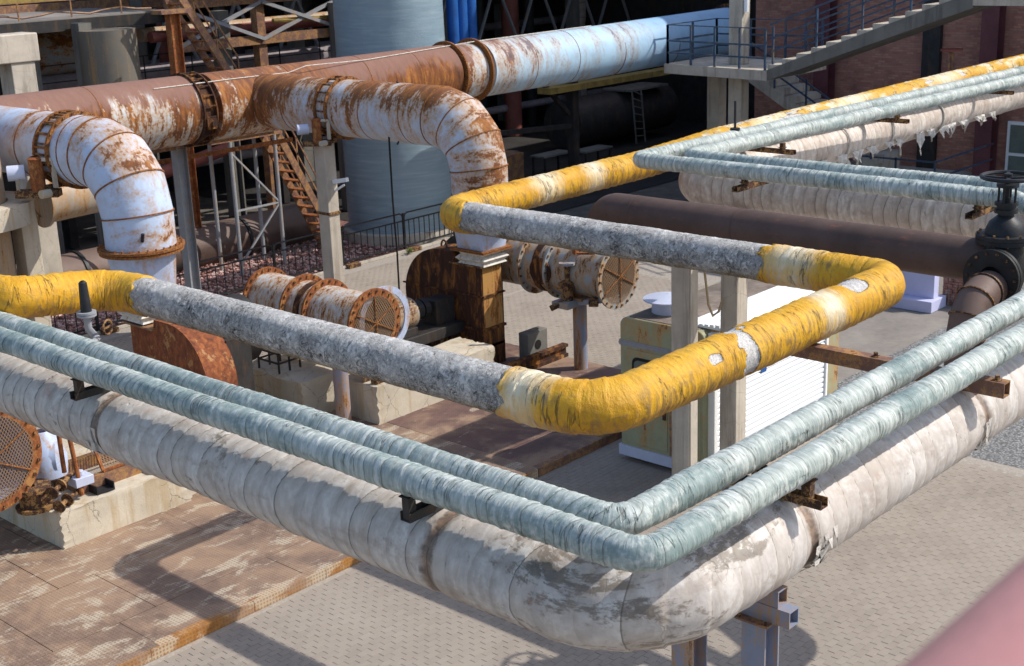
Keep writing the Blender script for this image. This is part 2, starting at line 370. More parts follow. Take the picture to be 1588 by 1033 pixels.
def paver_mat():
    g = G('paver_concrete'); p = g.pos()
    n = g.noise(p, .55, 5, .6); n2 = g.noise(p, 30, 5, .7); n3 = g.noise(p, 3.0, 5, .65)
    cell = g.n('TexWhiteNoise', noise_dimensions='3D')
    x, y, z = g.xyz(p)
    row = g.ma('FLOOR', g.ma('DIVIDE', y, .1))
    cx = g.ma('FLOOR', g.ma('ADD', g.ma('DIVIDE', x, .2), g.ma('MULTIPLY', g.ma('MODULO', row, 2), .5)))
    g.put(cell.inputs['Vector'], g.vec(cx, row, 0))
    rv = cell.outputs['Value']
    c = g.ramp(g.ma('ADD', g.ma('MULTIPLY', n, .85), g.ma('MULTIPLY', rv, .15)), [(.25, (.255, .217, .18)), (.5, (.31, .266, .222)), (.8, (.35, .303, .255))])
    c = g.mix(g.ma('MULTIPLY', g.ss(n3, .54, .72), .3), c, (.22, .19, .17))
    c = g.mix(g.ma('MULTIPLY', g.ss(g.noise(g.scl(p, (.35, 1.1, 1)), 1.0, 5, .7, .8), .6, .72), .35), c, (.17, .15, .135))
    c = g.mix(g.ma('MULTIPLY', g.ss(n2, .6, .8), .3), c, (.2, .18, .16))
    g.bump(n2, .25, .005)
    return g.done(c, .9, 0, .2)
M['paver'] = paver_mat()
M['joint'] = flat('joint_sand', (.36, .32, .275), .95, .2, 20)
M['apron'] = flat('apron_concrete', (.25, .225, .2), .92, .22, .8, 0, .2, (.22, .2, .185))
def pebble(name, a, b):
    g = G(name); p = g.pos()
    v = g.vor(p, 26, 'F1', 'Color'); d = g.vor(p, 26)
    q = g.n('SeparateColor'); g.put(q.inputs[0], v)
    c = g.mix(q.outputs[0], a, b); c = g.mix(g.ma('MULTIPLY', g.ss(d, .3, .7), .7), c, tuple(x*.25 for x in a))
    c = g.mix(g.ma('MULTIPLY', g.ss(g.noise(p, .7, 5), .45, .7), .4), c, tuple(x*.6 for x in a))
    g.bump(g.ma('SUBTRACT', 1, d), .35, .01)
    return g.done(c, .9, 0, .25)
M['pebble'] = pebble('grey_pebbles', (.2, .2, .2), (.36, .36, .35))
M['redbed'] = pebble('red_gravel_bed', (.2, .09, .075), (.36, .2, .17))
def stone_mat():
    g = G('red_stone'); p = g.pos(); r = g.vor(p, 9, 'F1', 'Color'); q = g.n('SeparateColor'); g.put(q.inputs[0], r)
    c = g.ramp(q.outputs[0], [(.1, (.2, .095, .08)), (.5, (.42, .23, .195)), (.9, (.62, .45, .4))])
    return g.done(c, .85, 0, .2)
M['stone'] = stone_mat()
M['shadefloor'] = flat('shade_dark_floor', (.035, .032, .03), .9, .35, .8)  # near-black tone stands for the deep shade under the shed
M['soil'] = flat('dusty_ground', (.14, .125, .11), .95, .3, 1.2)

def screen_mat():
    g = G('expanded_metal_screen'); p = g.pos(); x, y, z = g.xyz(p)
    def f(a): return g.ma('FRACT', g.ma('MULTIPLY', a, 21.0))
    a = f(g.ma('ADD', g.ma('ADD', x, y), g.ma('MULTIPLY', z, .62))); b = f(g.ma('SUBTRACT', g.ma('ADD', x, y), g.ma('MULTIPLY', z, .62)))
    wire = g.ma('MAXIMUM', g.ma('LESS_THAN', a, .3), g.ma('LESS_THAN', b, .3))
    g.done(g.mix(g.noise(p, 4, 4), (.16, .085, .045), (.3, .2, .12)), .8)
    tr = g.n('BsdfTransparent'); mx = g.n('MixShader')
    g.put(mx.inputs[0], wire); g.t.links.new(tr.outputs[0], mx.inputs[1]); g.t.links.new(g.b.outputs[0], mx.inputs[2])
    g.t.links.new(mx.outputs[0], g.out.inputs[0])
    return g.m
M['screen'] = screen_mat()
def silo_mat():
    g = G('grey_plastic_wrapped_silo'); p = g.pos(); 
    w = g.noise(g.scl(p, (.8, .8, 11)), 1.0, 6, .65, .3); big = g.noise(p, .8, 4); fold = g.noise(g.scl(p, (1.5, 1.5, 3)), 1.4, 4, .6, 1.8)
    c = g.ramp(w, [(.3, (.185, .265, .32)), (.55, (.235, .32, .375)), (.75, (.33, .41, .45))])
    c = g.mix(g.ma('MULTIPLY', g.ss(big, .45, .7), .4), c, (.25, .31, .36))
    rid = g.ss(g.ma('ABSOLUTE', g.ma('SUBTRACT', fold, .5)), .0, .025)
    g.bump(g.ma('ADD', g.ma('MULTIPLY', w, .25), g.ma('MULTIPLY', rid, -.2)), .4, .04)
    return g.done(c, .42, 0, .45)
M['silo'] = silo_mat()
M['bluepipe'] = flat('blue_painted_pipe', (.02, .11, .37), .45, .3, 1.5, 0, .1)
M['cabin'] = rust_paint('olive_cabin_paint', (.36, .36, .23), .42, (.28, .30, .19), None, 'pos', (1, 1, .4), 1.8)
M['cabinroof'] = flat('dusty_cabin_roof', (.23, .19, .16), .8, .4, 1.1, 0, .15, (.13, .1, .085))
M['lav'] = flat('shade_tinted_sill', (.50, .54, .68), .6, .1, 2)  # lavender cast is a shade tint put into the base colour
M['shutter'] = flat('white_shutter', (.86, .88, .9), .4, .03, 2, 0, .02)
M['glass'] = flat('dusty_window_glass', (.14, .17, .15), .15, .2, 2, 0, .05, None, .6)
M['rubber'] = flat('black_rubber', (.012, .012, .012), .6, .2, 5)
M['whitecloth'] = flat('white_canvas', (.66, .63, .57), .85, .15, 6, 0, .6, (.4, .33, .24))
M['foam'] = flat('lilac_foam_board', (.52, .53, .74), .8, .05, 2, 0, .1)
M['maroon'] = flat('maroon_painted_steel', (.15, .05, .055), .6, .2, 1)
M['pink'] = flat('red_handrail_paint', (.50, .235, .225), .5, .1, 6, 0, .1)
M['navy'] = flat('navy_rail_paint', (.05, .085, .14), .55, .3, 4, 0, .1, (.16, .13, .1))
M['yellowpaint'] = flat('worn_yellow_shaded', (.32, .22, .06), .75, .4, 2, 0, .2, (.2, .13, .06))  # worn yellow, darkened so the colour carries the girder's shade
M['cable'] = flat('tan_cable', (.45, .34, .2), .7, .1, 3)
M['plasticfilm'] = flat('torn_plastic_film', (.62, .58, .53), .35, .2, 9, 0, .8)
M['lilacpipe'] = flat('dusty_lilac_pipe', (.3, .26, .27), .8, .3, 1, 0, .2, (.2, .15, .13))
M['stain'] = rust_paint('stained_column', (.19, .17, .14), .38, (.13, .12, .1), None, 'pos', (1.6, 1.6, .14), 1.3)
M['bluetank'] = rust_paint('blue_rust_tank', (.22, .46, .66), .5, (.28, .34, .36), None, 'pos', (.7, 1, 1), .9)
M['redpipe'] = flat('red_primer_pipe', (.28, .09, .07), .7, .25, 2)
M['tan'] = rust_paint('tan_stained_pipe', (.44, .37, .29), .46, (.36, .31, .26), None, 'pos', (2.0, 2.0, .3), 1.2, ((.1, .05, .03), (.25, .13, .06), (.42, .27, .13)))
def brick_mat(name, sc=1.0, a=(.40, .15, .11), b=(.54, .25, .17), mort=(.26, .2, .17)):
    g = G(name); p = g.pos(); x, y, z = g.xyz(p)
    q = g.n('TexBrick'); g.put(q.inputs['Vector'], g.vec(g.ma('ADD', x, y), z, 0))
    q.inputs['Scale'].default_value = 1.0; q.inputs['Brick Width'].default_value = .25*sc; q.inputs['Row Height'].default_value = .075*sc
    q.inputs['Mortar Size'].default_value = .009*sc; q.inputs['Mortar Smooth'].default_value = .3
    g.put(q.inputs['Color1'], a); g.put(q.inputs['Color2'], b); g.put(q.inputs['Mortar'], mort)
    n = g.noise(p, 1.3, 6, .65)
    c = g.mix(g.ma('MULTIPLY', g.ss(n, .45, .7), .55), q.outputs[0], (.12, .065, .055))
    g.bump(q.outputs['Fac'], -.5, .01)
    return g.done(c, .9, 0, .2)
M['brick'] = brick_mat('soot_red_brick')
M['brickp'] = flat('old_red_brick', (.27, .13, .10), .9, .35, 5, 0, .3, (.38, .33, .29))

# ------------------------------------------------------------------ geometry helpers
OFF = {}
def tag(o, label=None, cat=None, group=None, kind=None):
    if label: o['label'] = label
    if cat: o['category'] = cat
    if group: o['group'] = group
    if kind: o['kind'] = kind
    return o
def thing(name, label, cat, loc=(0, 0, 0), group=None):
    o = bpy.data.objects.new(name, None)
    o.empty_display_size = .1
    o.location = loc
    COL.objects.link(o)
    OFF[o.name] = Vector(loc)
    return tag(o, label, cat, group)
def link_mesh(name, me, parent=None, mat=None, off=None):
    o = bpy.data.objects.new(name, me)
    if mat is not None and not me.materials: me.materials.append(mat)
    COL.objects.link(o)
    if parent is not None:
        o.parent = parent
        OFF[o.name] = OFF.get(parent.name, Vector((0, 0, 0)))
    else:
        OFF[o.name] = Vector(off) if off is not None else Vector((0, 0, 0))
        if off is not None: o.location = off
    return o
def np_mesh(name, V, Q, attrs=None, smooth=True):
    me = bpy.data.meshes.new(name)
    me.vertices.add(len(V)); me.vertices.foreach_set('co', np.ascontiguousarray(V, dtype=np.float32).ravel())
    n, k = Q.shape
    me.loops.add(n*k); me.loops.foreach_set('vertex_index', np.ascontiguousarray(Q, dtype=np.int32).ravel())
    me.polygons.add(n); me.polygons.foreach_set('loop_start', np.arange(0, n*k, k, dtype=np.int32))
    me.polygons.foreach_set('loop_total', np.full(n, k, dtype=np.int32))
    me.polygons.foreach_set('use_smooth', np.full(n, smooth, dtype=bool))
    me.update(calc_edges=True)
    for an, av in (attrs or {}).items():
        a = me.attributes.new(an, 'FLOAT_VECTOR', 'POINT'); a.data.foreach_set('vector', np.ascontiguousarray(av, dtype=np.float32).ravel())
    me.validate()
    return me

def basis(d):
    d = Vector(d).normalized()
    up = Vector((0, 0, 1)) if abs(d.z) < .95 else Vector((1, 0, 0))
    s = d.cross(up).normalized()
    return s, s.cross(d), d

class MB:
    def __init__(s): s.v = []; s.f = []
    def add(s, vs, fs):
        b = len(s.v); s.v += [tuple(v) for v in vs]; s.f += [tuple(b+i for i in f) for f in fs]; return s
    def box(s, x0, x1, y0, y1, z0, z1):
        return s.add([(x0,y0,z0),(x1,y0,z0),(x1,y1,z0),(x0,y1,z0),(x0,y0,z1),(x1,y0,z1),(x1,y1,z1),(x0,y1,z1)],
                     [(0,3,2,1),(4,5,6,7),(0,1,5,4),(1,2,6,5),(2,3,7,6),(3,0,4,7)])
    def bar(s, p, q, w, h=None, up=(0, 0, 1)):
        p, q = Vector(p), Vector(q); d = (q-p).normalized(); h = h or w
        u = Vector(up)
        if abs(d.dot(u)) > .95: u = Vector((1, 0, 0))
        a = d.cross(u).normalized(); b = a.cross(d)
        vs = [e + a*i*w/2 + b*j*h/2 for e in (p, q) for i, j in ((-1,-1),(1,-1),(1,1),(-1,1))]
        return s.add(vs, [(0,3,2,1),(4,5,6,7),(0,1,5,4),(1,2,6,5),(2,3,7,6),(3,0,4,7)])
    def cyl(s, p, q, r, r2=None, n=16, cap=True):
        p, q = Vector(p), Vector(q); r2 = r if r2 is None else r2; a, b, d = basis(q-p)
        vs = []
        for e, rr in ((p, r), (q, r2)):
            for i in range(n):
                t = 2*math.pi*i/n; vs.append(e + a*math.cos(t)*rr + b*math.sin(t)*rr)
        fs = [(i, (i+1) % n, n+(i+1) % n, n+i) for i in range(n)]
        if cap: fs += [tuple(range(n-1, -1, -1)), tuple(range(n, 2*n))]
        return s.add(vs, fs)
    def lathe(s, p, d, prof, n=24):
        p = Vector(p); a, b, d = basis(d); vs = []
        for (h, r) in prof:
            for i in range(n):
                t = 2*math.pi*i/n; vs.append(p + d*h + a*math.cos(t)*r + b*math.sin(t)*r)
        fs = [(k*n+i, k*n+(i+1) % n, (k+1)*n+(i+1) % n, (k+1)*n+i) for k in range(len(prof)-1) for i in range(n)]
        return s.add(vs, fs)
    def ring(s, p, d, r0, r1, t, n=28):
        return s.lathe(p, d, [(0, r0), (0, r1), (t, r1), (t, r0), (0, r0)], n)
    def bolts(s, p, d, r, k, br=.018, h=.05, ph=0.0):
        p = Vector(p); a, b, d = basis(d)
        for i in range(k):
            t = 2*math.pi*(i+ph)/k; c = p + a*math.cos(t)*r + b*math.sin(t)*r
            s.cyl(c - d*h/2, c + d*h/2, br, n=6)
        return s
    def tube(s, pts, r, n=8):
        pts = [Vector(p) for p in pts]; up = None; vs = []
        for i, p in enumerate(pts):
            d = (pts[min(i+1, len(pts)-1)] - pts[max(i-1, 0)]).normalized()
            if up is None: a, up, _ = basis(d)
            a = d.cross(up).normalized(); up = a.cross(d)
            for k in range(n):
                t = 2*math.pi*k/n; vs.append(p + a*math.cos(t)*r + up*math.sin(t)*r)
        m = len(pts)
        fs = [(i*n+k, i*n+(k+1) % n, (i+1)*n+(k+1) % n, (i+1)*n+k) for i in range(m-1) for k in range(n)]
        fs += [tuple(range(n-1, -1, -1)), tuple(range((m-1)*n, m*n))]
        return s.add(vs, fs)
    def prism(s, pts, d):
        """closed polygon pts (3d) extruded by vector d"""
        pts = [Vector(p) for p in pts]; d = Vector(d); n = len(pts)
        return s.add(pts + [p+d for p in pts], [tuple(range(n-1, -1, -1)), tuple(range(n, 2*n))] + [(i, (i+1) % n, n+(i+1) % n, n+i) for i in range(n)])
    def build(s, name, mat, parent=None, bevel=0, off=None, angle=35):
        o3 = OFF.get(parent.name, Vector((0, 0, 0))) if parent is not None else (Vector(off) if off is not None else Vector((0, 0, 0)))
        me = bpy.data.meshes.new(name)
        me.from_pydata([tuple(Vector(v)-o3) for v in s.v], [], s.f)
        me.polygons.foreach_set('use_smooth', np.ones(len(me.polygons), dtype=bool))
        import bmesh
        bm = bmesh.new(); bm.from_mesh(me); bmesh.ops.recalc_face_normals(bm, faces=bm.faces); bm.to_mesh(me); bm.free()
        me.set_sharp_from_angle(angle=math.radians(angle))
        o = link_mesh(name, me, parent, mat, off)
        if bevel:
            b = o.modifiers.new('bevel', 'BEVEL'); b.width = bevel; b.segments = 2; b.limit_method = 'ANGLE'; b.angle_limit = math.radians(40)
        return o

def copy_tree(o, parent=None):
    c = o.copy(); COL.objects.link(c); OFF[c.name] = OFF.get(o.name, Vector((0, 0, 0)))
    if parent is not None: c.parent = parent
    for ch in o.children: copy_tree(ch, c)
    return c

# ---- swept pipes
def path(nodes, ds=.012, arcn=None):
    """nodes: (x,y,z,fillet). Returns points, tangents, arc length; arcn = number of straight pieces per elbow (mitred)"""
    P = [Vector(n[:3]) for n in nodes]; R = [n[3] if len(n) > 3 else 0 for n in nodes]
    pts = [P[0]]
    for i in range(1, len(P)-1):
        a, b = (P[i-1]-P[i]).normalized(), (P[i+1]-P[i]).normalized()
        ang = math.pi - a.angle(b)
        if R[i] <= 0 or ang < 1e-3: pts.append(P[i]); continue
        tl = R[i]*math.tan(ang/2); s, e = P[i]+a*tl, P[i]+b*tl
        c = P[i] + (a+b).normalized()*(R[i]/math.cos(ang/2))
        k = arcn or max(6, int(R[i]*ang/ds))
        for j in range(k+1):
            t = j/k; v = ((s-c)*math.sin((1-t)*ang) + (e-c)*math.sin(t*ang))/math.sin(ang)
            pts.append(c+v)
    pts.append(P[-1])
    out = [pts[0]]
    for a, b in zip(pts, pts[1:]):
        L = (b-a).length; k = max(1, int(round(L/ds)))
        for j in range(1, k+1): out.append(a.lerp(b, j/k))
    A = np.array([tuple(p) for p in out])
    T = np.gradient(A, axis=0); T /= np.linalg.norm(T, axis=1)[:, None]
    s = np.concatenate([[0], np.cumsum(np.linalg.norm(np.diff(A, axis=0), axis=1))])
    up = np.zeros_like(A); side = np.zeros_like(A)
    u = np.array([0, 0, 1.0]) if abs(T[0, 2]) < .9 else np.array([1.0, 0, 0])
    for i in range(len(A)):
        sd_ = np.cross(T[i], u); sd_ /= np.linalg.norm(sd_); u = np.cross(sd_, T[i]); up[i] = u; side[i] = sd_
    return dict(P=A, T=T, s=s, up=up, side=side)
def sub(p, lo, hi):
    m = (p['s'] >= lo) & (p['s'] <= hi)
    return {k: v[m] for k, v in p.items()}
def pipe(name, mat, parent, p, r, n=48, disp=None, zone=None, s0=0.0, off=None, cap=True, band=None, angle=50):
    s = p['s']; th = np.linspace(0, 2*np.pi, n, endpoint=False)
    S, TH = np.meshgrid(s, th, indexing='ij'); C, Z = np.cos(TH), np.sin(TH)
    rr = r(s)[:, None] if callable(r) else r
    R = rr + (disp(S, C, Z) if disp else 0) + 0*S
    V = p['P'][:, None, :] + (p['side'][:, None, :]*C[..., None] + p['up'][:, None, :]*Z[..., None])*R[..., None]
    rm = np.mean(rr)
    pc = np.stack([S+s0, C*rm, Z*rm], -1)
    zn = zone(S, C, Z) if zone else None
    bd = None
    if band:
        t_ = band(S, C, Z); bd = np.stack([t_, 0*t_, 0*t_], -1)
    if cap:
        e0, e1 = p['P'][0][None, None].repeat(n, 1), p['P'][-1][None, None].repeat(n, 1)
        V = np.concatenate([e0 + (V[:1]-e0)*.02, V, e1 + (V[-1:]-e1)*.02]); pc = np.concatenate([pc[:1], pc, pc[-1:]])
        if zn is not None: zn = np.concatenate([zn[:1], zn, zn[-1:]])
        if bd is not None: bd = np.concatenate([bd[:1], bd, bd[-1:]])
    m = V.shape[0]
    o3 = OFF.get(parent.name, Vector((0, 0, 0))) if parent is not None else (Vector(off) if off is not None else Vector((0, 0, 0)))
    V = V.reshape(-1, 3) - np.array(tuple(o3))
    i = np.arange(m-1)[:, None]*n; k = np.arange(n)[None, :]; k2 = (k+1) % n
    Q = np.stack([i+k, i+k2, i+n+k2, i+n+k], -1).reshape(-1, 4)[:, ::-1]
    at = {'pc': pc.reshape(-1, 3)}
    if zn is not None: at['zone'] = zn.reshape(-1, 3)
    if bd is not None: at['band'] = bd.reshape(-1, 3)
    me = np_mesh(name, V, Q, at)
    me.set_sharp_from_angle(angle=math.radians(angle))
    return link_mesh(name, me, parent, mat, off)

def seam(root, p, s_, r, mat, w=.02, h=.012, name='weld_seam'):
    i = int(np.argmin(np.abs(p['s']-s_))); c = Vector(p['P'][i]); d = Vector(p['T'][i])
    return MB().ring(c-d*w/2, d, r-.01, r+h, w, 48).build(name, M[mat], root)
def bands(seed, pitch, tilt, wob=.25):
    """number of the tape turn at each point of the pipe: uneven widths, tilted rings"""
    def f(S, C, Z):
        return (S + tilt*C + wob*pitch*fbm(S*.8, C*.7+3, Z*.7+8, 1, seed+9))/pitch + .9*fbm(S*.55/pitch, 0*S+.5, 0*S+.5, 1, seed+4)
    return f
def lag_disp(seed, lump=.012, wr=.004, wk=22, step=0, band=None):
    def f(S, C, Z):
        d = lump*fbm(S*1.9, C*1.3+7, Z*1.3+3, 3, seed) + wr*fbm(S*wk, C*1.8+9, Z*1.8+4, 2, seed+5)
        if step:
            t = band(S, C, Z)
            d = d + step*((t - np.floor(t))-.5)*(0.35+1.3*vnoise(np.floor(t), 0*S, 0*S, seed+2))
        return d
    return f

# ------------------------------------------------------------------ setting: ground
def sheet(name, x0, x1, y0, y1, z, mat, kind='structure'):
    o = MB().add([(x0,y0,z),(x1,y0,z),(x1,y1,z),(x0,y1,z)], [(0,1,2,3)]).build(name, mat)
    return tag(o, kind=kind)
sheet('ground', -400, 600, -400, 600, -.05, M['soil'])
pav = sheet('pavement', -2, 30, -8, 27.2, -.0055, M['joint'])

def paver_mesh(n):
    b = .0025; L, W = .2-.005, .1-.004
    o = [(-L/2,-W/2),(L/2,-W/2),(L/2,W/2),(-L/2,W/2)]; i = [(-L/2+b,-W/2+b),(L/2-b,-W/2+b),(L/2-b,W/2-b),(-L/2+b,W/2-b)]
    v = np.array([(x,y,-.02) for x,y in o]+[(x,y,-b) for x,y in o]+[(x,y,0) for x,y in i])
    q = np.array([(0,1,5,4),(1,2,6,5),(2,3,7,6),(3,0,4,7),(4,5,9,8),(5,6,10,9),(6,7,11,10),(7,4,8,11),(8,9,10,11)])
    return v, q
def lay_pavers():
    v0, q0 = paver_mesh(0)
    cs = []
    for (xa, xb, ya, yb) in ((6.5, 20.2, 5.0, 13.55), (12.5, 27.0, 21.75, 26.7), (20.3, 27.0, 15.0, 21.75)):
        ys = np.arange(math.ceil(ya/.1), math.floor(yb/.1))
        for j in ys:
            xs = np.arange(math.ceil(xa/.2), math.floor(xb/.2))
            cs.append(np.stack([xs*.2 + .1 - .1*(j % 2), np.full(len(xs), j*.1+.05)], 1))
    cs = np.concatenate(cs)
    n = len(cs)
    dz = RNG.normal(0, .0008, n); rot = RNG.normal(0, .006, n); tx = RNG.normal(0, .004, (n, 2))
    near = np.argsort(np.hypot(cs[:, 0]-13.4, cs[:, 1]-6.9))[:296]
    isn = np.zeros(n, bool); isn[near] = True
    c, s_ = np.cos(rot), np.sin(rot)
    X = v0[None, :, 0]*c[:, None]-v0[None, :, 1]*s_[:, None]; Y = v0[None, :, 0]*s_[:, None]+v0[None, :, 1]*c[:, None]
    Zz = v0[None, :, 2] + dz[:, None] + X*tx[:, :1] + Y*tx[:, 1:]
    V = np.stack([X+cs[:, :1], Y+cs[:, 1:], Zz], -1)
    f = V[~isn]; k = len(f)
    Q = (q0[None]+np.arange(k)[:, None, None]*12).reshape(-1, 4)
    o = link_mesh('paver_field', np_mesh('paver_field', f.reshape(-1, 3), Q, smooth=False), pav, M['paver']); tag(o, kind='stuff')
    mes = []
    for i in range(6):
        mes.append(np_mesh('paver', v0 + np.stack([0*v0[:, 0], 0*v0[:, 0], v0[:, 0]*RNG.normal(0, .008)], 1), q0, smooth=False)); mes[-1].materials.append(M['paver'])
    for m_, i in enumerate(near):
        p = link_mesh('paver', mes[m_ % 6], pav); p.location = (cs[i, 0], cs[i, 1], dz[i]); p.rotation_euler = (0, 0, rot[i])
lay_pavers()
sheet('concrete_apron', 20.25, 45, 12.05, 15.0, -.004, M['apron'])
tag(sheet('grey_gravel_bed', 20.25, 45, -6, 12.05, -.002, M['pebble']), kind='structure')
sheet('shade_floor', 27.3, 80, 27.3, 60, -.02, M['shadefloor'])  # added dark sheet, shed shade painted as floor colour
sheet('red_gravel_bed', 8, 27.2, 27.55, 35, -.004, M['redbed'])
def stones():
    n = 9000
    ico = np.array([(1,0,0),(-1,0,0),(0,1,0),(0,-1,0),(0,0,1),(0,0,-1)], float)
    fc = np.array([(0,2,4),(2,1,4),(1,3,4),(3,0,4),(2,0,5),(1,2,5),(3,1,5),(0,3,5)])
    x = RNG.uniform(13, 26.6, n); y = 27.6 + RNG.beta(1.2, 1.6, n)*4.2
    sc = RNG.uniform(.025, .07, n)[:, None, None]*RNG.uniform(.6, 1.3, (n, 6, 1))
    a = RNG.uniform(0, 6.28, n); V = ico[None]*sc*np.array([1, .8, .6])
    c, s_ = np.cos(a)[:, None], np.sin(a)[:, None]
    V = np.stack([V[..., 0]*c-V[..., 1]*s_+x[:, None], V[..., 0]*s_+V[..., 1]*c+y[:, None], V[..., 2]+RNG.uniform(.0, .05, n)[:, None]], -1)
    o = link_mesh('red_gravel', np_mesh('red_gravel', V.reshape(-1, 3), (fc[None]+np.arange(n)[:, None, None]*6).reshape(-1, 3), smooth=False), None, M['stone'])
    tag(o, 'loose red crushed stone spread behind the black railing', 'gravel', kind='stuff')
stones()

# steel tread-plate floor
def plates():
    top = .15
    fl = MB().box(4.2, 20.1, 13.75, 21.6, 0, .13).build('plate_floor', M['darksteel']); tag(fl, kind='structure')
    xs = [4.2, 6.55, 8.05, 10.45, 12.85, 15.28]
    ys = [13.62, 14.55, 16.05, 17.55, 19.05, 20.5, 21.65]
    def pl(x0, x1, y0, y1, mat):
        g_ = .006; z = top + random.uniform(-.004, .004); t = [random.uniform(-.004, .004) for _ in range(4)]
        x0, x1, y0, y1 = x0+g_, x1-g_, y0+g_, y1-g_
        MB().add([(x0,y0,.13),(x1,y0,.13),(x1,y1,.13),(x0,y1,.13),(x0,y0,z+t[0]),(x1,y0,z+t[1]),(x1,y1,z+t[2]),(x0,y1,z+t[3])],
                 [(0,3,2,1),(4,5,6,7),(0,1,5,4),(1,2,6,5),(2,3,7,6),(3,0,4,7)]).build('plate', mat, fl)
    for j in range(len(ys)-1):
        sh = .55*(j % 2)
        ex = [4.2]+[x+sh for x in xs[1:-1]]+[15.28]
        for i in range(len(ex)-1): pl(ex[i], ex[i+1], ys[j], ys[j+1], M['plate'])
        ex = [15.28, 17.0+sh, 18.5+sh*.5, 20.15]
        for i in range(len(ex)-1): pl(ex[i], ex[i+1], ys[j], ys[j+1], M['plate2'])
    x = 4.2
    while x < 15.2:
        x1 = min(15.27, x+random.choice((1.25, 1.6, 2.1)))
        MB().box(x+.004, x1-.004, 13.60, 13.75, 0, .147).build('edge_plate', M['plateedge'], fl); x = x1
    MB().box(15.28, 20.15, 13.60, 13.75, 0, .147).build('edge_plate', M['rustbeam'], fl)
    for i in range(4):
        MB().box(17.0+.42*i, 17.42+.42*i, 13.63, 13.74, .157, .161).build('hazard_stripe', M['yellowpaint'] if i % 2 == 0 else M['blackiron'], fl)
        MB().box(17.28, 17.38, 13.78+.4*i, 14.18+.4*i, .157, .161).build('hazard_stripe', M['yellowpaint'] if i % 2 == 0 else M['blackiron'], fl)
plates()

# ------------------------------------------------------------------ the lagged pipe loops
ZG, ZW, ZY = 4.92, 4.26, 4.95
# big white pipe
t = thing('white_pipe', 'thick pipe wrapped in stained white plastic, running below the two green pipes', 'pipe', (6.32, 4.79, 3.92))
pw = path([(6.32, 18.5, ZW), (6.32, 4.79, ZW, .62), (16.2, 4.79, ZW, .5), (17.3, 6.3, ZW+.42, .5), (17.3, 12.1, ZW+.42, .55), (36, 12.0, ZW+.44)], .016)
Lw = pw['s'][-1]
BW, BF = bands(3, .21, .13, .2), bands(8, .18, .07, .4)
WD = lag_disp(3, .011, .002, 9, .009, BW)
def wdisp(S, C, Z):
    d = WD(S, C, Z)
    for q in (7.72, 12.10, 15.16, 18.16): d = d - .022*np.exp(-((S+.04*C-q)/.055)**2)
    return d
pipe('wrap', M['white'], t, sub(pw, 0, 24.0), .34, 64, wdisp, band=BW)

pipe('wrap', M['whitefar'], t, sub(pw, 23.97, Lw), .335, 48, lag_disp(8, .02, .004, 10, .010, BF), band=BF)
def shreds(root, x0, x1, k, B0, z0):
    for i in range(k):
        x = x0+(x1-x0)*(i+.5)/k + random.uniform(-.3, .3); w = random.uniform(.2, .55); nc = max(4, int(w/.035)); L0 = random.uniform(.2, .5)
        vs, fs = [], []; nr = 9; ph = random.uniform(0, 6); lean0 = random.uniform(-.08, .08)
        for c in range(nc+1):
            L = L0*(.75+.3*math.sin(ph+c*.9)+random.uniform(-.16, .16))*(1-.7*abs(c/nc-.5)); lean = lean0+random.uniform(-.012, .012)
            for j in range(nr):
                u = j/(nr-1)
                vs.append((x+(c/nc-.5)*w*(1-.35*u)+lean*u, B0-.03+.035*math.sin(c*1.3+ph+u*3)+random.uniform(-.005, .005)-.05*u, z0+.04-L*u))
        for c in range(nc):
            for j in range(nr-1):
                if j > 4 and random.random() < .10: continue
                fs.append((c*nr+j, (c+1)*nr+j, (c+1)*nr+j+1, c*nr+j+1))
        MB().add(vs, fs).build('torn_film', M['plasticfilm'], root, angle=80)
shreds(t, 20.3, 28.0, 14, 11.78, 4.50)
for x_ in (21.8, 23.5, 25.6):
    MB().tube([(x_+.02*math.sin(a*3), 12.06+.355*math.cos(a), ZW+.43+.355*math.sin(a)) for a in np.linspace(0, 6.28, 25)], .022, 6).build('bunched_film', M['plasticfilm'], t)
def torn_collar(root, cx, cy, axis, k=26, r=.345, w=.35):
    m_ = MB()
    for i in range(k):
        a = random.uniform(-2.6, .4); L = random.uniform(.08, .3); s_ = random.uniform(-w/2, w/2); bt = random.uniform(.015, .04)
        pts = []
        for j in range(4):
            aa = a - L/r*j/3; rr = r+.012+.03*math.sin(j*1.1+i)*random.random()
            for e in (-1, 1):
                q = s_ + e*bt*(1-j*.25) + .03*j*random.uniform(-1, 1)
                pts.append((cx+q, cy-rr*math.cos(aa), ZW+rr*math.sin(aa)) if axis == 'A' else (cx-rr*math.cos(aa), cy+q, ZW+rr*math.sin(aa)))
        m_.add(pts, [(0,1,3,2),(2,3,5,4),(4,5,7,6)])
    m_.build('torn_collar', M['plasticfilm'], root, angle=80)
torn_collar(t, 8.15, 4.79, 'A'); torn_collar(t, 11.0, 4.79, 'A', 16)
torn_collar(t, 6.32, 10.9, 'B', 10, .345, .2)

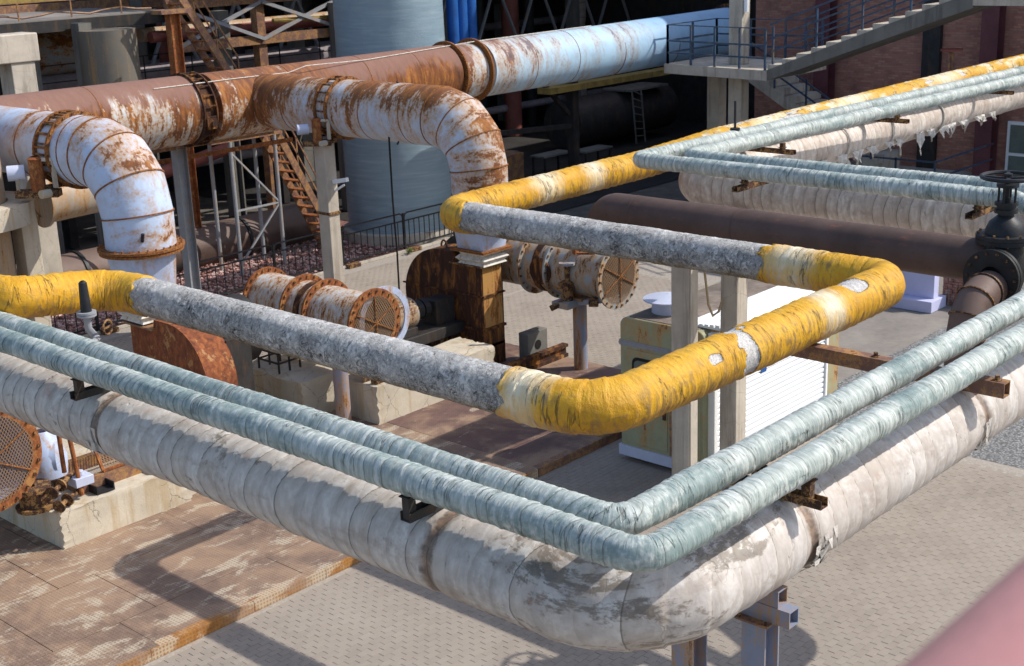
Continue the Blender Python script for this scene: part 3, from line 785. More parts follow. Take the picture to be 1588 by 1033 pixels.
# two green pipes
specs = [('slim green-wrapped pipe on the outside of the loop, resting directly above the white pipe', [(5.965, 18.5, ZG), (5.965, 4.474, ZG, .16), (15.9, 4.44, ZG, .2), (16.42, 6.0, ZG+.35, .2), (16.47, 11.5, ZG+.35, .18), (36, 10.64, ZG+.35)], 21),
         ('slim green-wrapped pipe on the inside of the loop, between its twin and the yellow pipe', [(6.26, 18.5, ZG), (6.26, 4.886, ZG, .16), (15.4, 4.87, ZG, .2), (15.84, 6.3, ZG+.35, .2), (15.86, 12.0, ZG+.35, .18), (36, 11.3, ZG+.38)], 33)]
for lab, nodes, sd_ in specs:
    BG = bands(sd_, .10, .028, 1.1)
    o = pipe('green_pipe', M['green'], None, path(nodes, .012), .115, 40, lag_disp(sd_, .014, .005, 22, .006, BG), off=nodes[1][:3], band=BG)
    tag(o, lab, 'pipe', 'green wrapped pipes')

# yellow pipe with grey bare lagging
t = thing('yellow_pipe', 'lagged pipe painted peeling yellow with two bare grey wool stretches', 'pipe', (7.7, 6.22, 4.73))
ny = [(6.44, 19, ZY+.2), (6.44, 13.03, ZY+.16, .24), (7.7, 13.03, ZY, .42), (7.7, 6.22, ZY, .46), (12.62, 6.22, ZY, .30), (12.62, 12.75, ZY, .34), (17.25, 12.8, ZY, .4), (18.5, 12.36, ZY+.2, .4), (36, 12.6, ZY+.24)]
py_ = path(ny, .012)
PP = py_['P']; SS = py_['s']
def s_at(x, y): return SS[np.argmin((PP[:, 0]-x)**2+(PP[:, 1]-y)**2)]
a1, a2, a3, a4 = s_at(7.7, 12.42), s_at(7.7, 7.12), s_at(12.62, 7.72), s_at(12.62, 12.32)
cracks = [(s_at(8.35, 6.22), .03), (s_at(7.7, 6.95), .0)]
c1, c2, c3 = s_at(9.62, 6.22), s_at(9.05, 6.22), s_at(11.65, 6.22)
cre = [(a2+.28, .3), (s_at(11.1, 6.22), .24), (a3-.42, .34), (s_at(14.6, 12.8), .4), (s_at(15.7, 12.8), .3), (s_at(20, 12.5), .7), (s_at(23, 12.5), .8), (s_at(27, 12.6), .8)]
def zone_y(S, C, Z):
    n1 = fbm(S*3, C*2+5, Z*2+5, 3, 77); n2 = fbm(S*11, C*3+1, Z*3+2, 3, 78)
    cream = np.zeros_like(S)
    for c, w in cre: cream = np.maximum(cream, np.clip(1.15-np.abs(S-c+.1*n1+.06*C)/w, 0, 1)*(.55+.45*np.clip(Z+.4+n1, 0, 1)))
    far = (S > s_at(18.2, 12.4))
    cream = np.maximum(cream, far*np.clip((n1-.02)*3.0, 0, 1))
    bare = np.clip(1.4-np.abs(S-c1+.13*n2+.03*C)/.11, 0, 1)*(Z > -.75)
    bare = np.maximum(bare, np.clip(1.4-np.hypot((S-c2+.12*n2)/.10, (Z-.66+.3*n1)/.2), 0, 1)*(C > -.2)*1.0)
    bare = np.maximum(bare, np.clip(1.4-np.hypot((S-c3+.12*n2)/.2, (Z-.88+.2*n1)/.22), 0, 1))
    bare = np.maximum(bare, far*np.clip((fbm(S*1.3, C*1.5, Z*1.5, 3, 44)-.2)*5, 0, 1))
    ck = np.clip(1.25-np.abs(S-cracks[0][0]+.08*fbm(Z*5, C*4, S*0, 3, 5)+.05*Z)/.012, 0, 1)*(vnoise(Z*9, C*5, 0*S, 9) > .36)*(Z < .72)
    return np.stack([cream, bare, ck], -1)
ydisp = lag_disp(55, .013, .009, 16, .009, bands(5, .17, .05, .9))
def ydisp2(S, C, Z):
    d = ydisp(S, C, Z); b = zone_y(S, C, Z)[..., 1]; return d - .018*np.clip((b-.4)*4, 0, 1)
def ragged(S, C, Z):
    """the painted jacket ends in torn tongues that dive under the bare wool"""
    j = .20*fbm(C*1.6+3, Z*1.6+5, S*.6, 3, 31) - .10*np.clip(-Z-.2, 0, 1)
    e = np.minimum(np.minimum(np.where((S > a1-.6) & (S < (a1+a2)/2), a1-S, 9), np.where((S < a2+.6) & (S > (a1+a2)/2), S-a2, 9)),
                   np.minimum(np.where((S > a3-.6) & (S < (a3+a4)/2), a3-S, 9), np.where((S < a4+.6) & (S > (a3+a4)/2), S-a4, 9)))
    return np.clip(.5 - (e - j)/.02, 0, 1)
def ydisp3(S, C, Z): return ydisp2(S, C, Z)*(1-ragged(S, C, Z)) - .05*ragged(S, C, Z)
for lo, hi in ((0, a1+.34), (a2-.34, a3+.34), (a4-.34, SS[-1])):
    pipe('yellow_jacket', M['yellow'], t, sub(py_, lo, hi), .222, 56, ydisp3, zone_y)
wd = lag_disp(91, .014, .006, 30)
for lo, hi in ((a1-.26, a2+.26), (a3-.26, a4+.26)):
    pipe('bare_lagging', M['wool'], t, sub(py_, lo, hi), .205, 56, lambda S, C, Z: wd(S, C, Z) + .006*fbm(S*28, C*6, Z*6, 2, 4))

# brown bare pipe with gate valve
t = thing('brown_pipe', 'smooth bare brown steel pipe passing behind the grey lagged stretch', 'pipe', (14.99, 11.93, 4.4))
pb = path([(15.07, 11.99, 4.15), (14.99, 11.93, 4.69, .33), (14.99, 6.2, 4.69)], .03)
pipe('pipe_wall', M['brown'], t, pb, .257, 48)
for bb in (11.3, 9.6): MB().ring((14.99, bb, 4.69), (0, 1, 0), .254, .2615, .03, 40).build('weld_seam', M['brown'], t)
t = thing('gate_valve', 'black gate valve with a spoked handwheel, fixed to the end of brown pipe', 'valve', (15.45, 6.35, 4.2))
MB().lathe((15.45, 6.35, 4.2), (0, 0, 1), [(0, .05), (.02, .24), (.2, .29), (.5, .29), (.62, .25), (.70, .245)], 28).build('valve_body', M['blackiron'], t)
MB().lathe((15.45, 6.35, 4.9), (0, 0, 1), [(0, .05), (0, .36), (.05, .36), (.05, .35), (.06, .35), (.06, .36), (.11, .36), (.11, .25), (.18, .24), (.27, .2), (.33, .13), (.36, .1), (.4, .1), (.4, .02)], 28).build('bonnet', M['blackiron'], t)
tag(MB().bolts((15.45, 6.35, 4.96), (0, 0, 1), .325, 12, .018, .16).build('bolts', M['rustdk'], bpy.context.scene.objects['bonnet']), kind='stuff')
MB().lathe((15.45, 6.35, 5.29), (0, 0, 1), [(0, .02), (0, .15), (.05, .15), (.05, .12), (.1, .12), (.1, .15), (.14, .15), (.14, .05), (.2, .05), (.2, .02)], 20).build('gland', M['blackiron'], t)
m_ = MB()
for a in (0, 1.57, 3.14, 4.71): m_.cyl((15.45+.11*math.cos(a), 6.35+.11*math.sin(a), 5.4), (15.45+.11*math.cos(a), 6.35+.11*math.sin(a), 5.66), .016, n=8)
m_.cyl((15.45, 6.35, 5.4), (15.45, 6.35, 5.78), .03, n=12); m_.ring((15.45, 6.35, 5.63), (0, 0, 1), .03, .14, .04, 20)
m_.build('yoke', M['blackiron'], t)
m_ = MB().tube([(15.45+.33*math.cos(a), 6.35+.33*math.sin(a), 5.76) for a in np.linspace(0, 6.2832, 33)], .028, 8)
for a in (.4, 1.97, 3.54, 5.11): m_.bar((15.45+.04*math.cos(a), 6.35+.04*math.sin(a), 5.74), (15.45+.33*math.cos(a), 6.35+.33*math.sin(a), 5.76), .045, .03)
m_.cyl((15.45, 6.35, 5.7), (15.45, 6.35, 5.8), .055, n=12)
m_.build('handwheel', M['blackiron'], t)
MB().ring((15.10, 6.3, 4.52), (-1, 0, 0), .15, .37, .06, 36).ring((15.02, 6.3, 4.52), (-1, 0, 0), .15, .37, .05, 36).build('valve_flange', M['blackiron'], t)
tag(MB().bolts((15.05, 6.3, 4.52), (1, 0, 0), .32, 14, .02, .2).build('bolts', M['rustdk'], bpy.context.scene.objects['valve_flange']), kind='stuff')
t2 = thing('brown_drain_pipe', 'segmented brown elbow pipe turning down from the gate valve flange', 'pipe', (14.45, 6.3, 3.2))
pdr = path([(15.1, 6.3, 4.52), (14.42, 6.3, 4.52, .5), (14.42, 6.3, 3.25)], .05, 3)
pipe('pipe_wall', M['brown'], t2, pdr, .235, 48, angle=14)
MB().ring((14.42, 6.3, 3.2), (0, 0, 1), .01, .33, .06, 30).build('blank_flange', M['rustdk'], t2)
for q in (.18, .44, .70, .96): seam(t2, pdr, q, .243, 'rustdk', .016, .01)
for o in COL.objects:
    if o.name in ('gate_valve', 'brown_drain_pipe'): o.location = Vector(o.location) + Vector((-.46, -.30, .13)); o.scale = (.88, .88, .88)

# brackets and beams that carry the pipes
def bracket(A, B, axis, label, ln=(-.34, .5), stub=None, mat='darksteel', up=0.0):
    t = thing('pipe_bracket', label, 'bracket', (A, B, 4.59+up), 'brackets between white and green pipes')
    m = MB()
    dx, dy = (1, 0) if axis == 'A' else (0, 1)
    z0, w = 4.598+up, .045
    for s_ in (-1, 1):    # channel: web and two upstands
        m.bar((A+dx*ln[0]-dy*s_*w, B+dy*ln[0]-dx*s_*w, z0+.035), (A+dx*ln[1]-dy*s_*w, B+dy*ln[1]-dx*s_*w, z0+.035), .008, .07)
    m.bar((A+dx*ln[0], B+dy*ln[0], z0+.004), (A+dx*ln[1], B+dy*ln[1], z0+.004), .09, .008)
    m.build('channel', M[mat], t)
    for q in (stub or ()):
        MB().bar((A+dx*q, B+dy*q, z0), (A+dx*q, B+dy*q, z0+.232-up*.15), .07, .07).box(A+dx*q-.05, A+dx*q+.05, B+dy*q-.05, B+dy*q+.05, z0+.18-up*.2, z0+.19-up*.2).build('stub', M[mat], t)
    return t
bracket(6.25, 10.94, 'A', 'black channel bracket on the white pipe beside the yellow elbow', (-.36, .46), (-.285, .01))
bracket(6.25, 6.55, 'A', 'black channel bracket on the white pipe near its scraped elbow', (-.33, .4), (-.285, .01))
bracket(7.9, 4.62, 'B', 'rusty channel bracket on the white pipe, close to the steel trestle', (-.28, .5), (-.146, .266), 'rustdk')
bracket(17.0, 10.1, 'A', 'short bracket where white pipe passes behind the smooth brown pipe', (-1.4, .5), (-1.15, -.55), 'rustdk', .42)
bracket(17.0, 6.75, 'A', 'short bracket on white pipe behind the gate valve', (-1.4, .5), (-1.15, -.55), 'rustdk', .42)
for x_, lb in ((18.7, 'small bracket on the shredded white pipe nearest the crossing green pipes'), (22.6, 'small bracket on white pipe above its hanging plastic shreds'), (27.2, 'small bracket on white pipe close to maroon columns')):
    bracket(x_, 11.5, 'B', lb, (-.5, .7), (-.28, .2), 'rustdk', .42)
t = thing('cross_beam', 'rusty square tube beam bridging from yellow pipe to white pipe', 'beam', (10.85, 4.3, 4.6))
m_ = MB()
for (za, zb, xa, xb) in ((4.60, 4.612, -.065, .065), (4.722, 4.734, -.065, .065), (4.612, 4.722, -.065, -.053), (4.612, 4.722, .053, .065)): m_.box(10.87+xa, 10.87+xb, 4.27, 6.45, za, zb)
m_.build('tube', M['rustbeam'], t)
for b_ in (4.36, 5.5): MB().cyl((10.87, b_, 4.73), (10.87, b_, 4.775), .022, n=6).ring((10.87, b_, 4.734), (0, 0, 1), .02, .04, .006, 12).build('bolt', M['rustdk'], t)
# trestle under the white pipe
t = thing('pipe_trestle', 'blue-grey steel trestle with rust streaks under the white pipe elbow', 'trestle', (7.8, 5.0, 0))
def hbeam(m, x, y, z0, z1, w=.2, d=.2):
    m.box(x-w/2, x-w/2+.014, y-d/2, y+d/2, z0, z1); m.box(x+w/2-.014, x+w/2, y-d/2, y+d/2, z0, z1); m.box(x-w/2+.014, x+w/2-.014, y-.006, y+.006, z0, z1)
for y_ in (4.78, 5.42):
    m_ = MB(); hbeam(m_, 7.8, y_, 0, 3.64); m_.build('post', M['bluesteel'], t)
    MB().box(7.66, 7.94, y_-.14, y_+.14, 3.64, 3.656).build('cap_plate', M['rustbeam'], t)
    MB().bolts((7.8, y_, 3.664), (0, 0, 1), .16, 4, .012, .03, .5).build('cap_bolt', M['rustdk'], t)
for nm, ya, zl, zh, xo in (('lower_tube', 4.50, 3.656, 3.788, 0), ('upper_tube', 4.60, 3.79, 3.92, .005)):
    m_ = MB(); w = .065
    m_.box(7.8-w+xo, 7.8+w+xo, ya, 5.9, zl, zl+.01); m_.box(7.8-w+xo, 7.8+w+xo, ya, 5.9, zh-.01, zh); m_.box(7.8-w+xo, 7.8-w+.01+xo, ya, 5.9, zl+.01, zh-.01); m_.box(7.8+w-.01+xo, 7.8+w+xo, ya, 5.9, zl+.01, zh-.01)
    m_.build(nm, M['bluesteel'], t)
# vent stub + small valve beside the yellow elbow
t = thing('vent_stub', 'short black vent stub with a flange rising beside the yellow elbow', 'vent', (6.9, 12.3, 4.3))
MB().cyl((6.9, 12.3, 4.98), (6.9, 12.3, 5.27), .058, .044, 14).lathe((6.9, 12.3, 5.27), (0, 0, 1), [(0, .044), (.025, .042), (.045, .02)], 14).build('stub', M['blackiron'], t)
MB().ring((6.9, 12.3, 4.94), (0, 0, 1), .02, .1, .022, 20).ring((6.9, 12.3, 4.967), (0, 0, 1), .02, .1, .022, 20).build('flange', M['greysteel'], t)
MB().tube([(6.9, 12.3, 4.94), (6.9, 12.3, 4.8), (6.95, 12.25, 4.7), (6.5, 11.75, 4.68)], .04, 10).build('pipe_run', M['greysteel'], t)
MB().tube([(7.02+.07*math.cos(a), 12.13+.03*math.cos(a), 4.82+.075*math.sin(a)) for a in np.linspace(0, 6.2832, 17)], .012, 6).bar((6.95, 12.1, 4.82), (7.09, 12.16, 4.82), .015).build('wheel', M['rustdk'], t)
# concrete columns under the yellow loop
def ccol(x, y, z, label, w=.2, d=.26, z0=0):
    t = thing('concrete_column', label, 'column', (x, y, 0), 'concrete pipe columns')
    MB().box(x-w/2, x+w/2, y-d/2, y+d/2, z0, z).build('shaft', M['concg'], t, .015)
    MB().box(x-w/2-.03, x+w/2+.03, y-d/2-.03, y+d/2+.03, z, z+.04).build('top_plate', M['rustdk'], t)
    return t
c_ = ccol(16.15, 11.32, 4.25, 'concrete column without a cable clip in front of the olive cabin door', .2, .36)
MB().box(16.03, 16.054, 11.16, 11.26, 0, 4.2).build('edge_strip', M['concg'], c_, .01)
c_ = ccol(16.9, 10.93, 4.25, 'concrete column with cable clip in front of white shutter', .3, .30)
MB().tube([(17.0+.05*math.cos(a), 10.77, 3.6+.07*math.sin(a)) for a in np.linspace(-1.6, 1.6, 9)], .018, 6).build('cable_clip', M['blackiron'], c_)
o = MB().tube([(17.03, 10.75, 3.6), (17.6, 10.3, 3.75), (18.9, 9.3, 3.95)], .02, 6).build('hanging_cable', M['cable'], off=(17.03, 10.75, 3.6)); tag(o, 'tan cable stretched from a concrete column clip', 'cable', 'tan cables')
o = MB().tube([(16.42, 11.2, 4.3), (16.42, 11.15, 3.6), (16.46, 11.1, 3.05), (16.55, 11.08, 2.86), (16.68, 11.06, 2.9), (16.76, 11.04, 3.1)], .02, 6).build('hanging_cable', M['cable'], off=(16.6, 11.2, 4.3)); tag(o, 'tan cable drooping in a loop between two concrete columns', 'cable', 'tan cables')

# ------------------------------------------------------------------ big rusted ducts
def rings(root, pos, d, r, name='flange', mat='seam', gap=.12, t_=.035, ro=.09, nb=28):
    m = MB(); d = Vector(d)
    for s_ in (-1, 1): m.ring(Vector(pos)+d*(s_*gap/2) - d*t_/2, d, r*.98, r+ro, t_, 44)
    o = m.build(name, M[mat], root)
    tag(MB().bolts(pos, d, r+ro*.62, nb, .02, gap+t_+.05).build('bolts', M['rustdk'], o), kind='stuff')
    return o
t = thing('main_duct', 'wide horizontal duct, brown rust at one end fading to flaking pale blue', 'duct', (20, 25.1, 4.36))
pm = path([(6, 25.1, 5.17), (12, 25.1, 5.13), (20, 25.1, 5.07), (30, 25.1, 5.07), (38.2, 25.1, 5.16)], .25)
SM = [(0, 11.0), (11.28, 19.1), (20.05, 45)]
for lo, hi in SM: pipe('duct_wall', M['duct'], t, sub(pm, lo-.01, hi+.01), .74, 64)
pipe('expansion_joint', M['rust'], t, sub(path([(6, 25.1, 5.17), (12, 25.1, 5.13), (20, 25.1, 5.07), (30, 25.1, 5.07), (46, 25.1, 5.25)], .02), 11.0, 11.3), .71, 64, lambda S, C, Z: 0*S)
for x_ in (16.98, 17.30): MB().ring((x_, 25.1, 5.09), (1, 0, 0), .69, .80, .035, 48).build('flange', M['rust'], t)
MB().box(17.02, 17.26, 24.28, 24.34, 4.72, 4.95).cyl((17.14, 24.34, 4.83), (17.14, 24.2, 4.83), .06, n=12).build('joint_bracket', M['rust'], t)
m_ = MB()
for a in np.linspace(0, 6.28, 22): m_.bar((16.98, 25.1+.775*math.cos(a), 5.09+.775*math.sin(a)), (17.32, 25.1+.775*math.cos(a), 5.09+.775*math.sin(a)), .03)
m_.build('tie_rods', M['rust'], t)
pipe('duct_collar', M['duct'], t, sub(path([(6, 25.1, 5.17), (12, 25.1, 5.13), (20, 25.1, 5.07), (30, 25.1, 5.07), (46, 25.1, 5.25)], .1), 19.1, 20.06), .70, 64)
for x_ in (25.08, 26.02): MB().ring((x_, 25.1, 5.07), (1, 0, 0), .68, .83, .05, 52).bolts((x_+.025, 25.1, 5.07), (1, 0, 0), .79, 40, .018, .09).build('flange', M['seam'], t)
MB().ring((38.18, 25.1, 5.16), (1, 0, 0), .01, .86, .08, 48).build('end_flange', M['rust'], t)
for x_ in (9.3, 12.1, 14.6, 19.6, 21.9, 23.6, 27.9, 29.7, 31.8, 34.5): MB().ring((x_, 25.1, 5.07+max(0, (20-x_)*.007)), (1, 0, 0), .73, .747, .016, 60).build('weld_seam', M['seam'], t)
MB().tube([(16.0, 24.62, 5.68), (18.2, 24.63, 5.68), (19.6, 24.65, 5.66), (20.0, 24.5, 5.78), (22, 24.7, 5.72), (26, 24.9, 5.82), (31, 25.0, 5.85)], .012, 5).build('conduit', M['whitecloth'], t)

# branch 1 down to the dark fan
t = thing('branch_duct', 'rust-streaked white branch duct bending down to the dark fan casing', 'duct', (18.9, 18.1, 2.6))
nb1 = [(18.9, 24.75, 5.1), (18.9, 18.12, 5.1, .95), (18.9, 18.12, 3.05)]
pbr = path(nb1, .12, 3)
pipe('duct_wall', M['branch'], t, pbr, lambda s: np.where(s < 6, .60, np.interp(s, [6, 7.2], [.60, .56])), 64, angle=14)
rings(t, (18.9, 22.05, 5.1), (0, 1, 0), .60, 'damper_flange', 'seam', .34, .04, .07, 20)
for b_ in (23.4, 20.9, 19.7): MB().ring((18.9, b_, 5.1), (0, 1, 0), .596, .606, .016, 52).build('weld_seam', M['seam'], t)
for j in range(4): seam(t, pbr, 5.68+.4917*j, .60-.011*j, 'seam', .024)
seam(t, pbr, 7.65, .56, 'seam', .02)
def cone(root, x, y, r, z1, z0, hw, hd, mat, zf):
    """round-to-rectangular transition"""
    n = 32; vs = []
    for i in range(n):
        a = 2*math.pi*i/n; vs.append((x+r*math.cos(a), y+r*math.sin(a), z1))
    for i in range(n):
        a = 2*math.pi*i/n; c, s_ = math.cos(a), math.sin(a); k = 1/max(abs(c)/hw, abs(s_)/hd)
        vs.append((x+k*c, y+k*s_, z0))
    MB().add(vs, [(i, (i+1) % n, n+(i+1) % n, n+i) for i in range(n)]).build('transition', mat, root)
    f = MB()
    for z_ in (z0-.05, z0-.02): f.box(x-hw-.09, x+hw+.09, y-hd-.09, y+hd+.09, z_, z_+.022)
    f.build('square_flange', M['seam'], root)
    MB().add([(x+sx*hw*q, y+sy*hd*q, z) for z, q in ((z0-.05, 1.0), (z0-.12, .86), (z0-.2, 1.1), (z0-.27, .9), (zf, 1.0)) for sx, sy in ((-1,-1),(1,-1),(1,1),(-1,1))],
             [(k*4+i, k*4+(i+1) % 4, k*4+4+(i+1) % 4, k*4+4+i) for k in range(4) for i in range(4)]).build('canvas_sleeve', M['whitecloth'], root)
MB().ring((18.9, 18.12, 3.05), (0, 0, 1), .5, .66, .04, 40).bolts((18.9, 18.12, 3.05), (0, 0, 1), .61, 24, .018, .1).build('flange', M['seam'], t)
cone(t, 18.9, 18.14, .54, 3.05, 2.58, .34, .36, M['cone'], 2.26)
MB().tube([(18.9, 20.32, 5.72), (18.88, 19.97, 5.55), (18.86, 19.9, 5.1), (18.6, 20.1, 4.5)], .02, 6).build('cable_wrap', M['blackiron'], t)
o = MB().tube([(18.5, 20.22, 4.8), (18.52, 20.25, 3.4), (18.6, 20.3, 2.2), (18.6, 20.32, .6)], .02, 6).build('hanging_cable', M['rubber'], off=(18.5, 20.2, 4.8)); tag(o, 'thin black cable dropping straight from the rust-streaked branch duct', 'cable')
# branch 2 pale blue elbow
t = thing('branch_duct', 'pale blue branch duct elbow with rust patches above the yellow elbow', 'duct', (12.5, 20.15, 2.6))
pb2 = path([(12.5, 24.75, 5.12), (12.5, 20.15, 5.12, .98), (12.5, 20.15, 3.6)], .12, 3)
pipe('duct_wall', M['branchb'], t, pb2, lambda s: np.where(s < 4, .62, np.interp(s, [4, 5.4], [.62, .60])), 64, s0=3.0, angle=14)
rings(t, (12.5, 21.95, 5.12), (0, 1, 0), .62, 'damper_flange', 'seam', .42, .05, .07, 22)
m_ = MB()
for a in np.linspace(0, 6.28, 18): m_.bar((12.5+.655*math.cos(a), 21.74, 5.12+.655*math.sin(a)), (12.5+.655*math.cos(a), 22.16, 5.12+.655*math.sin(a)), .035)
m_.build('damper_ribs', M['seam'], t)
for j in range(4): seam(t, pb2, 3.62+.5073*j, .625-.004*j, 'seam', .024)
for q in (1.8, 3.2): seam(t, pb2, q, .62, 'seam', .02)
MB().ring((12.5, 20.15, 3.56), (0, 0, 1), .5, .74, .045, 48).ring((12.5, 20.15, 3.5), (0, 0, 1), .5, .72, .045, 48).bolts((12.5, 20.15, 3.58), (0, 0, 1), .69, 30, .018, .13).build('flange', M['seam'], t)
cone(t, 12.5, 20.17, .60, 3.5, 2.62, .36, .36, M['cone'], 2.30)
MB().cyl((12.2, 19.62, 3.78), (12.2, 19.58, 3.92), .03, n=8).build('vent_clip', M['blackiron'], t)
# damper actuators
def actuator(x, y, z, label, s_=1.0):
    t = thing('damper_actuator', label, 'actuator', (x, y, z), 'duct damper actuators')
    MB().cyl((x, y, z-.25*s_), (x, y, z+.18*s_), .1*s_, n=16).lathe((x, y, z+.18*s_), (0, 0, 1), [(0, .1*s_), (.04, .11*s_), (.08, .06*s_)], 16).build('gearbox', M['rusto'], t)
    MB().cyl((x-.08*s_, y+.18*s_, z+.02), (x-.28*s_, y+.3*s_, z+.02), .11*s_, n=20).build('motor_cap', M['lav'], t)
    MB().bar((x+.15*s_, y-.2*s_, z+.2*s_), (x+.15*s_, y-.2*s_, z-.2*s_), .06*s_, .05*s_).bar((x, y, z+.2*s_), (x+.15*s_, y-.2*s_, z+.2*s_), .05*s_).build('lever', M['conc'], t)
    MB().bar((x-.2*s_, y+.25*s_, z-.28*s_), (x+.2*s_, y-.2*s_, z-.28*s_), .2*s_, .1*s_).bar((x, y, z-.26), (x+.5, y, z-.26), .08).build('mount', M['rustdk'], t)
    MB().cyl((x+.05*s_, y-.2*s_, z-.26*s_), (x-.1*s_, y-.22*s_, z-.26*s_), .06*s_, n=14).build('limit_switch', M['conc'], t)
    MB().tube([(x-.2, y+.2, z), (x-.3, y+.2, z-.2), (x-.2, y+.15, z-.42), (x-.05, y, z-.4)], .012, 5).build('wire', M['cable'], t)
actuator(18.15, 22.05, 4.72, 'rusty damper actuator with blue cap on top of the tall concrete column')
actuator(11.72, 21.95, 4.80, 'rusty damper actuator hanging on the pale blue branch duct', 1.25)
t = ccol(18.35, 22.1, 4.42, 'tall concrete column under the branch duct in front of wrapped silo', .3, .34)
MB().box(18.19, 18.51, 21.9, 22.3, 2.9, 2.96).build('strap', M['rustdk'], t)
MB().bar((18.4, 21.93, 3.6), (18.5, 21.6, 3.66), .1, .08).bar((18.42, 21.93, 3.4), (18.46, 21.66, 3.55), .04).build('camera_arm', M['shutter'], t)

# ------------------------------------------------------------------ fans
def fan(x, yc, zc, R, side, mats, label, loc):
    """scroll casing in the B-Z plane, shaft along A. side=-1: outlet on the -B side"""
    t = thing('fan_casing', label, 'fan', loc, 'induced draught fans')
    xa, xb = x-.3, x+.3
    pts = []
    y_out0, y_out1 = yc+side*1.2, yc+side*.48
    zt = 2.24
    for i in range(25):
        a = math.pi*.5 + (math.pi*1.02)*i/24
        rr = R*(1-.10*(i/24))
        pts.append((yc - side*rr*(-math.cos(a)), zc + rr*math.sin(a)))
    pr_ = [(y_out0, zt), (y_out1, zt)]
    prof = [(y_out0, zt), (y_out1, zt), (y_out1-side*.04, zc+R*1.0)] + pts + [(yc+side*.75, zc-R*.98), (y_out0, .55)]
    m = MB().prism([(xa, p[0], p[1]) for p in prof], (xb-xa, 0, 0))
    m.build('casing', M[mats[0]], t, angle=30)
    for q, (za, h_) in enumerate(((.92, .05), (1.62, .03))):
        ya = yc - side*R*.98
        MB().box(xa-.035, xa-.002, min(ya, y_out0), max(ya, y_out0), za, za+h_).build('stiffener', M[mats[1]], t)
        MB().box(xa, xb+.03, y_out0-.002 if side > 0 else y_out0-.05, y_out0+.05 if side > 0 else y_out0+.002, za, za+h_).build('stiffener', M[mats[1]], t)
    MB().box(xa-.08, xb+.08, min(y_out0, y_out1)-.08, max(y_out0, y_out1)+.08, zt, zt+.03).build('outlet_flange', M[mats[2]], t)
    yf = y_out0 + side*.004
    MB().box(xa+.03, xb-.03, min(yf, yf+side*.006), max(yf, yf+side*.006), .98, zt-.03).build('sunlit_panel', M['rustlit'], t)  # added thin sheet in the brighter, sunlit rust colour
    MB().tube([(xa+.25, yc+.05+.08*math.cos(a), zc+R+.0+.13*math.sin(a)) for a in np.linspace(0, math.pi, 9)], .022, 6).build('lifting_eye', M[mats[0]], t)
    for yy in (yc-side*.55, yc+side*.2):
        MB().add([(xa-.01, yy, .95), (xa-.01, yy+.1, .95), (xa-.3, yy, .18), (xa-.3, yy+.14, .18), (xa-.01, yy, .18), (xa-.01, yy+.14, .18)], [(0,1,3,2),(0,2,4),(1,5,3),(0,4,5,1)]).build('leg_gusset', M[mats[2]], t)
    MB().box(xa-.02, xb+.02, min(yc-side*.9, y_out0), max(yc-side*.9, y_out0), .15, .6).build('plinth', M[mats[0]], t)
    MB().box(xb, xb+.5, yc-.75, yc+.75, .3, 2.1).cyl((xb+.1, yc, 2.0), (xb+.9, yc, 2.0), .62, n=24).build('inlet_box', M['darksteel'], t)
    return t
f1 = fan(18.9, 19.1, 1.4, 1.06, -1, ('rust', 'rust', 'rustdk'), 'dark rusted fan casing with a rounded back and tall square outlet', (18.9, 19.1, .15))
f2 = fan(12.5, 19.12, 1.4, 1.02, 1, ('redrust', 'rusto', 'rustbeam'), 'orange-red rusted fan casing half hidden behind the green pipes', (12.5, 19.1, .15))
MB().box(19.3, 19.9, 17.35, 17.6, .15, .78).build('bearing_stand', M['concd'], f1, .01)
MB().cyl((19.6, 17.345, .5), (19.6, 17.352, .5), .1, n=20).build('hole_shade_disc', M['rubber'], f1)  # flat black disc painted in place of a hole's dark inside
MB().box(18.3, 20.2, 17.05, 17.2, .15, .22).box(18.3, 20.2, 17.05, 17.2, .36, .42).box(18.3, 20.2, 17.11, 17.15, .22, .36).build('skid_rail', M['rust'], f1)
def motor(x0, x1, y, z, label, mat='rustbeam'):
    t = thing('fan_motor', label, 'motor', (x0, y, z-.6), 'fan motors')
    MB().cyl((x0, y, z), (x0+.75, y, z), .3, n=24).build('motor_body', M[mat], t)
    MB().ring((x0-.04, y, z), (1, 0, 0), .05, .33, .04, 24).build('end_shield', M['greysteel'], t)
    m = MB()
    for a in np.linspace(.3, 2.84, 12): m.bar((x0+.05, y+.31*math.cos(a), z+.31*math.sin(a)), (x0+.7, y+.31*math.cos(a), z+.31*math.sin(a)), .012, .05)
    m.build('cooling_fins', M[mat], t)
    MB().cyl((x0+.75, y, z), (x1, y, z), .09, n=14).cyl((x0+.85, y, z), (x0+1.0, y, z), .2, n=18).cyl((x0+1.04, y, z), (x0+1.18, y, z), .2, n=18).build('coupling', M['blackiron'], t)
    MB().box(x0-.05, x1-.05, y-.4, y+.4, z-.6, z-.38).box(x0+.1, x0+.65, y-.33, y+.33, z-.38, z-.22).box(x0+1.3, x1-.1, y-.2, y+.2, z-.38, z+.12).build('pedestal', M['darksteel'], t, .01)
motor(16.7, 18.62, 18.8, 1.45, 'rusty grey fan motor between the mesh inlet and dark casing', 'inletshade')

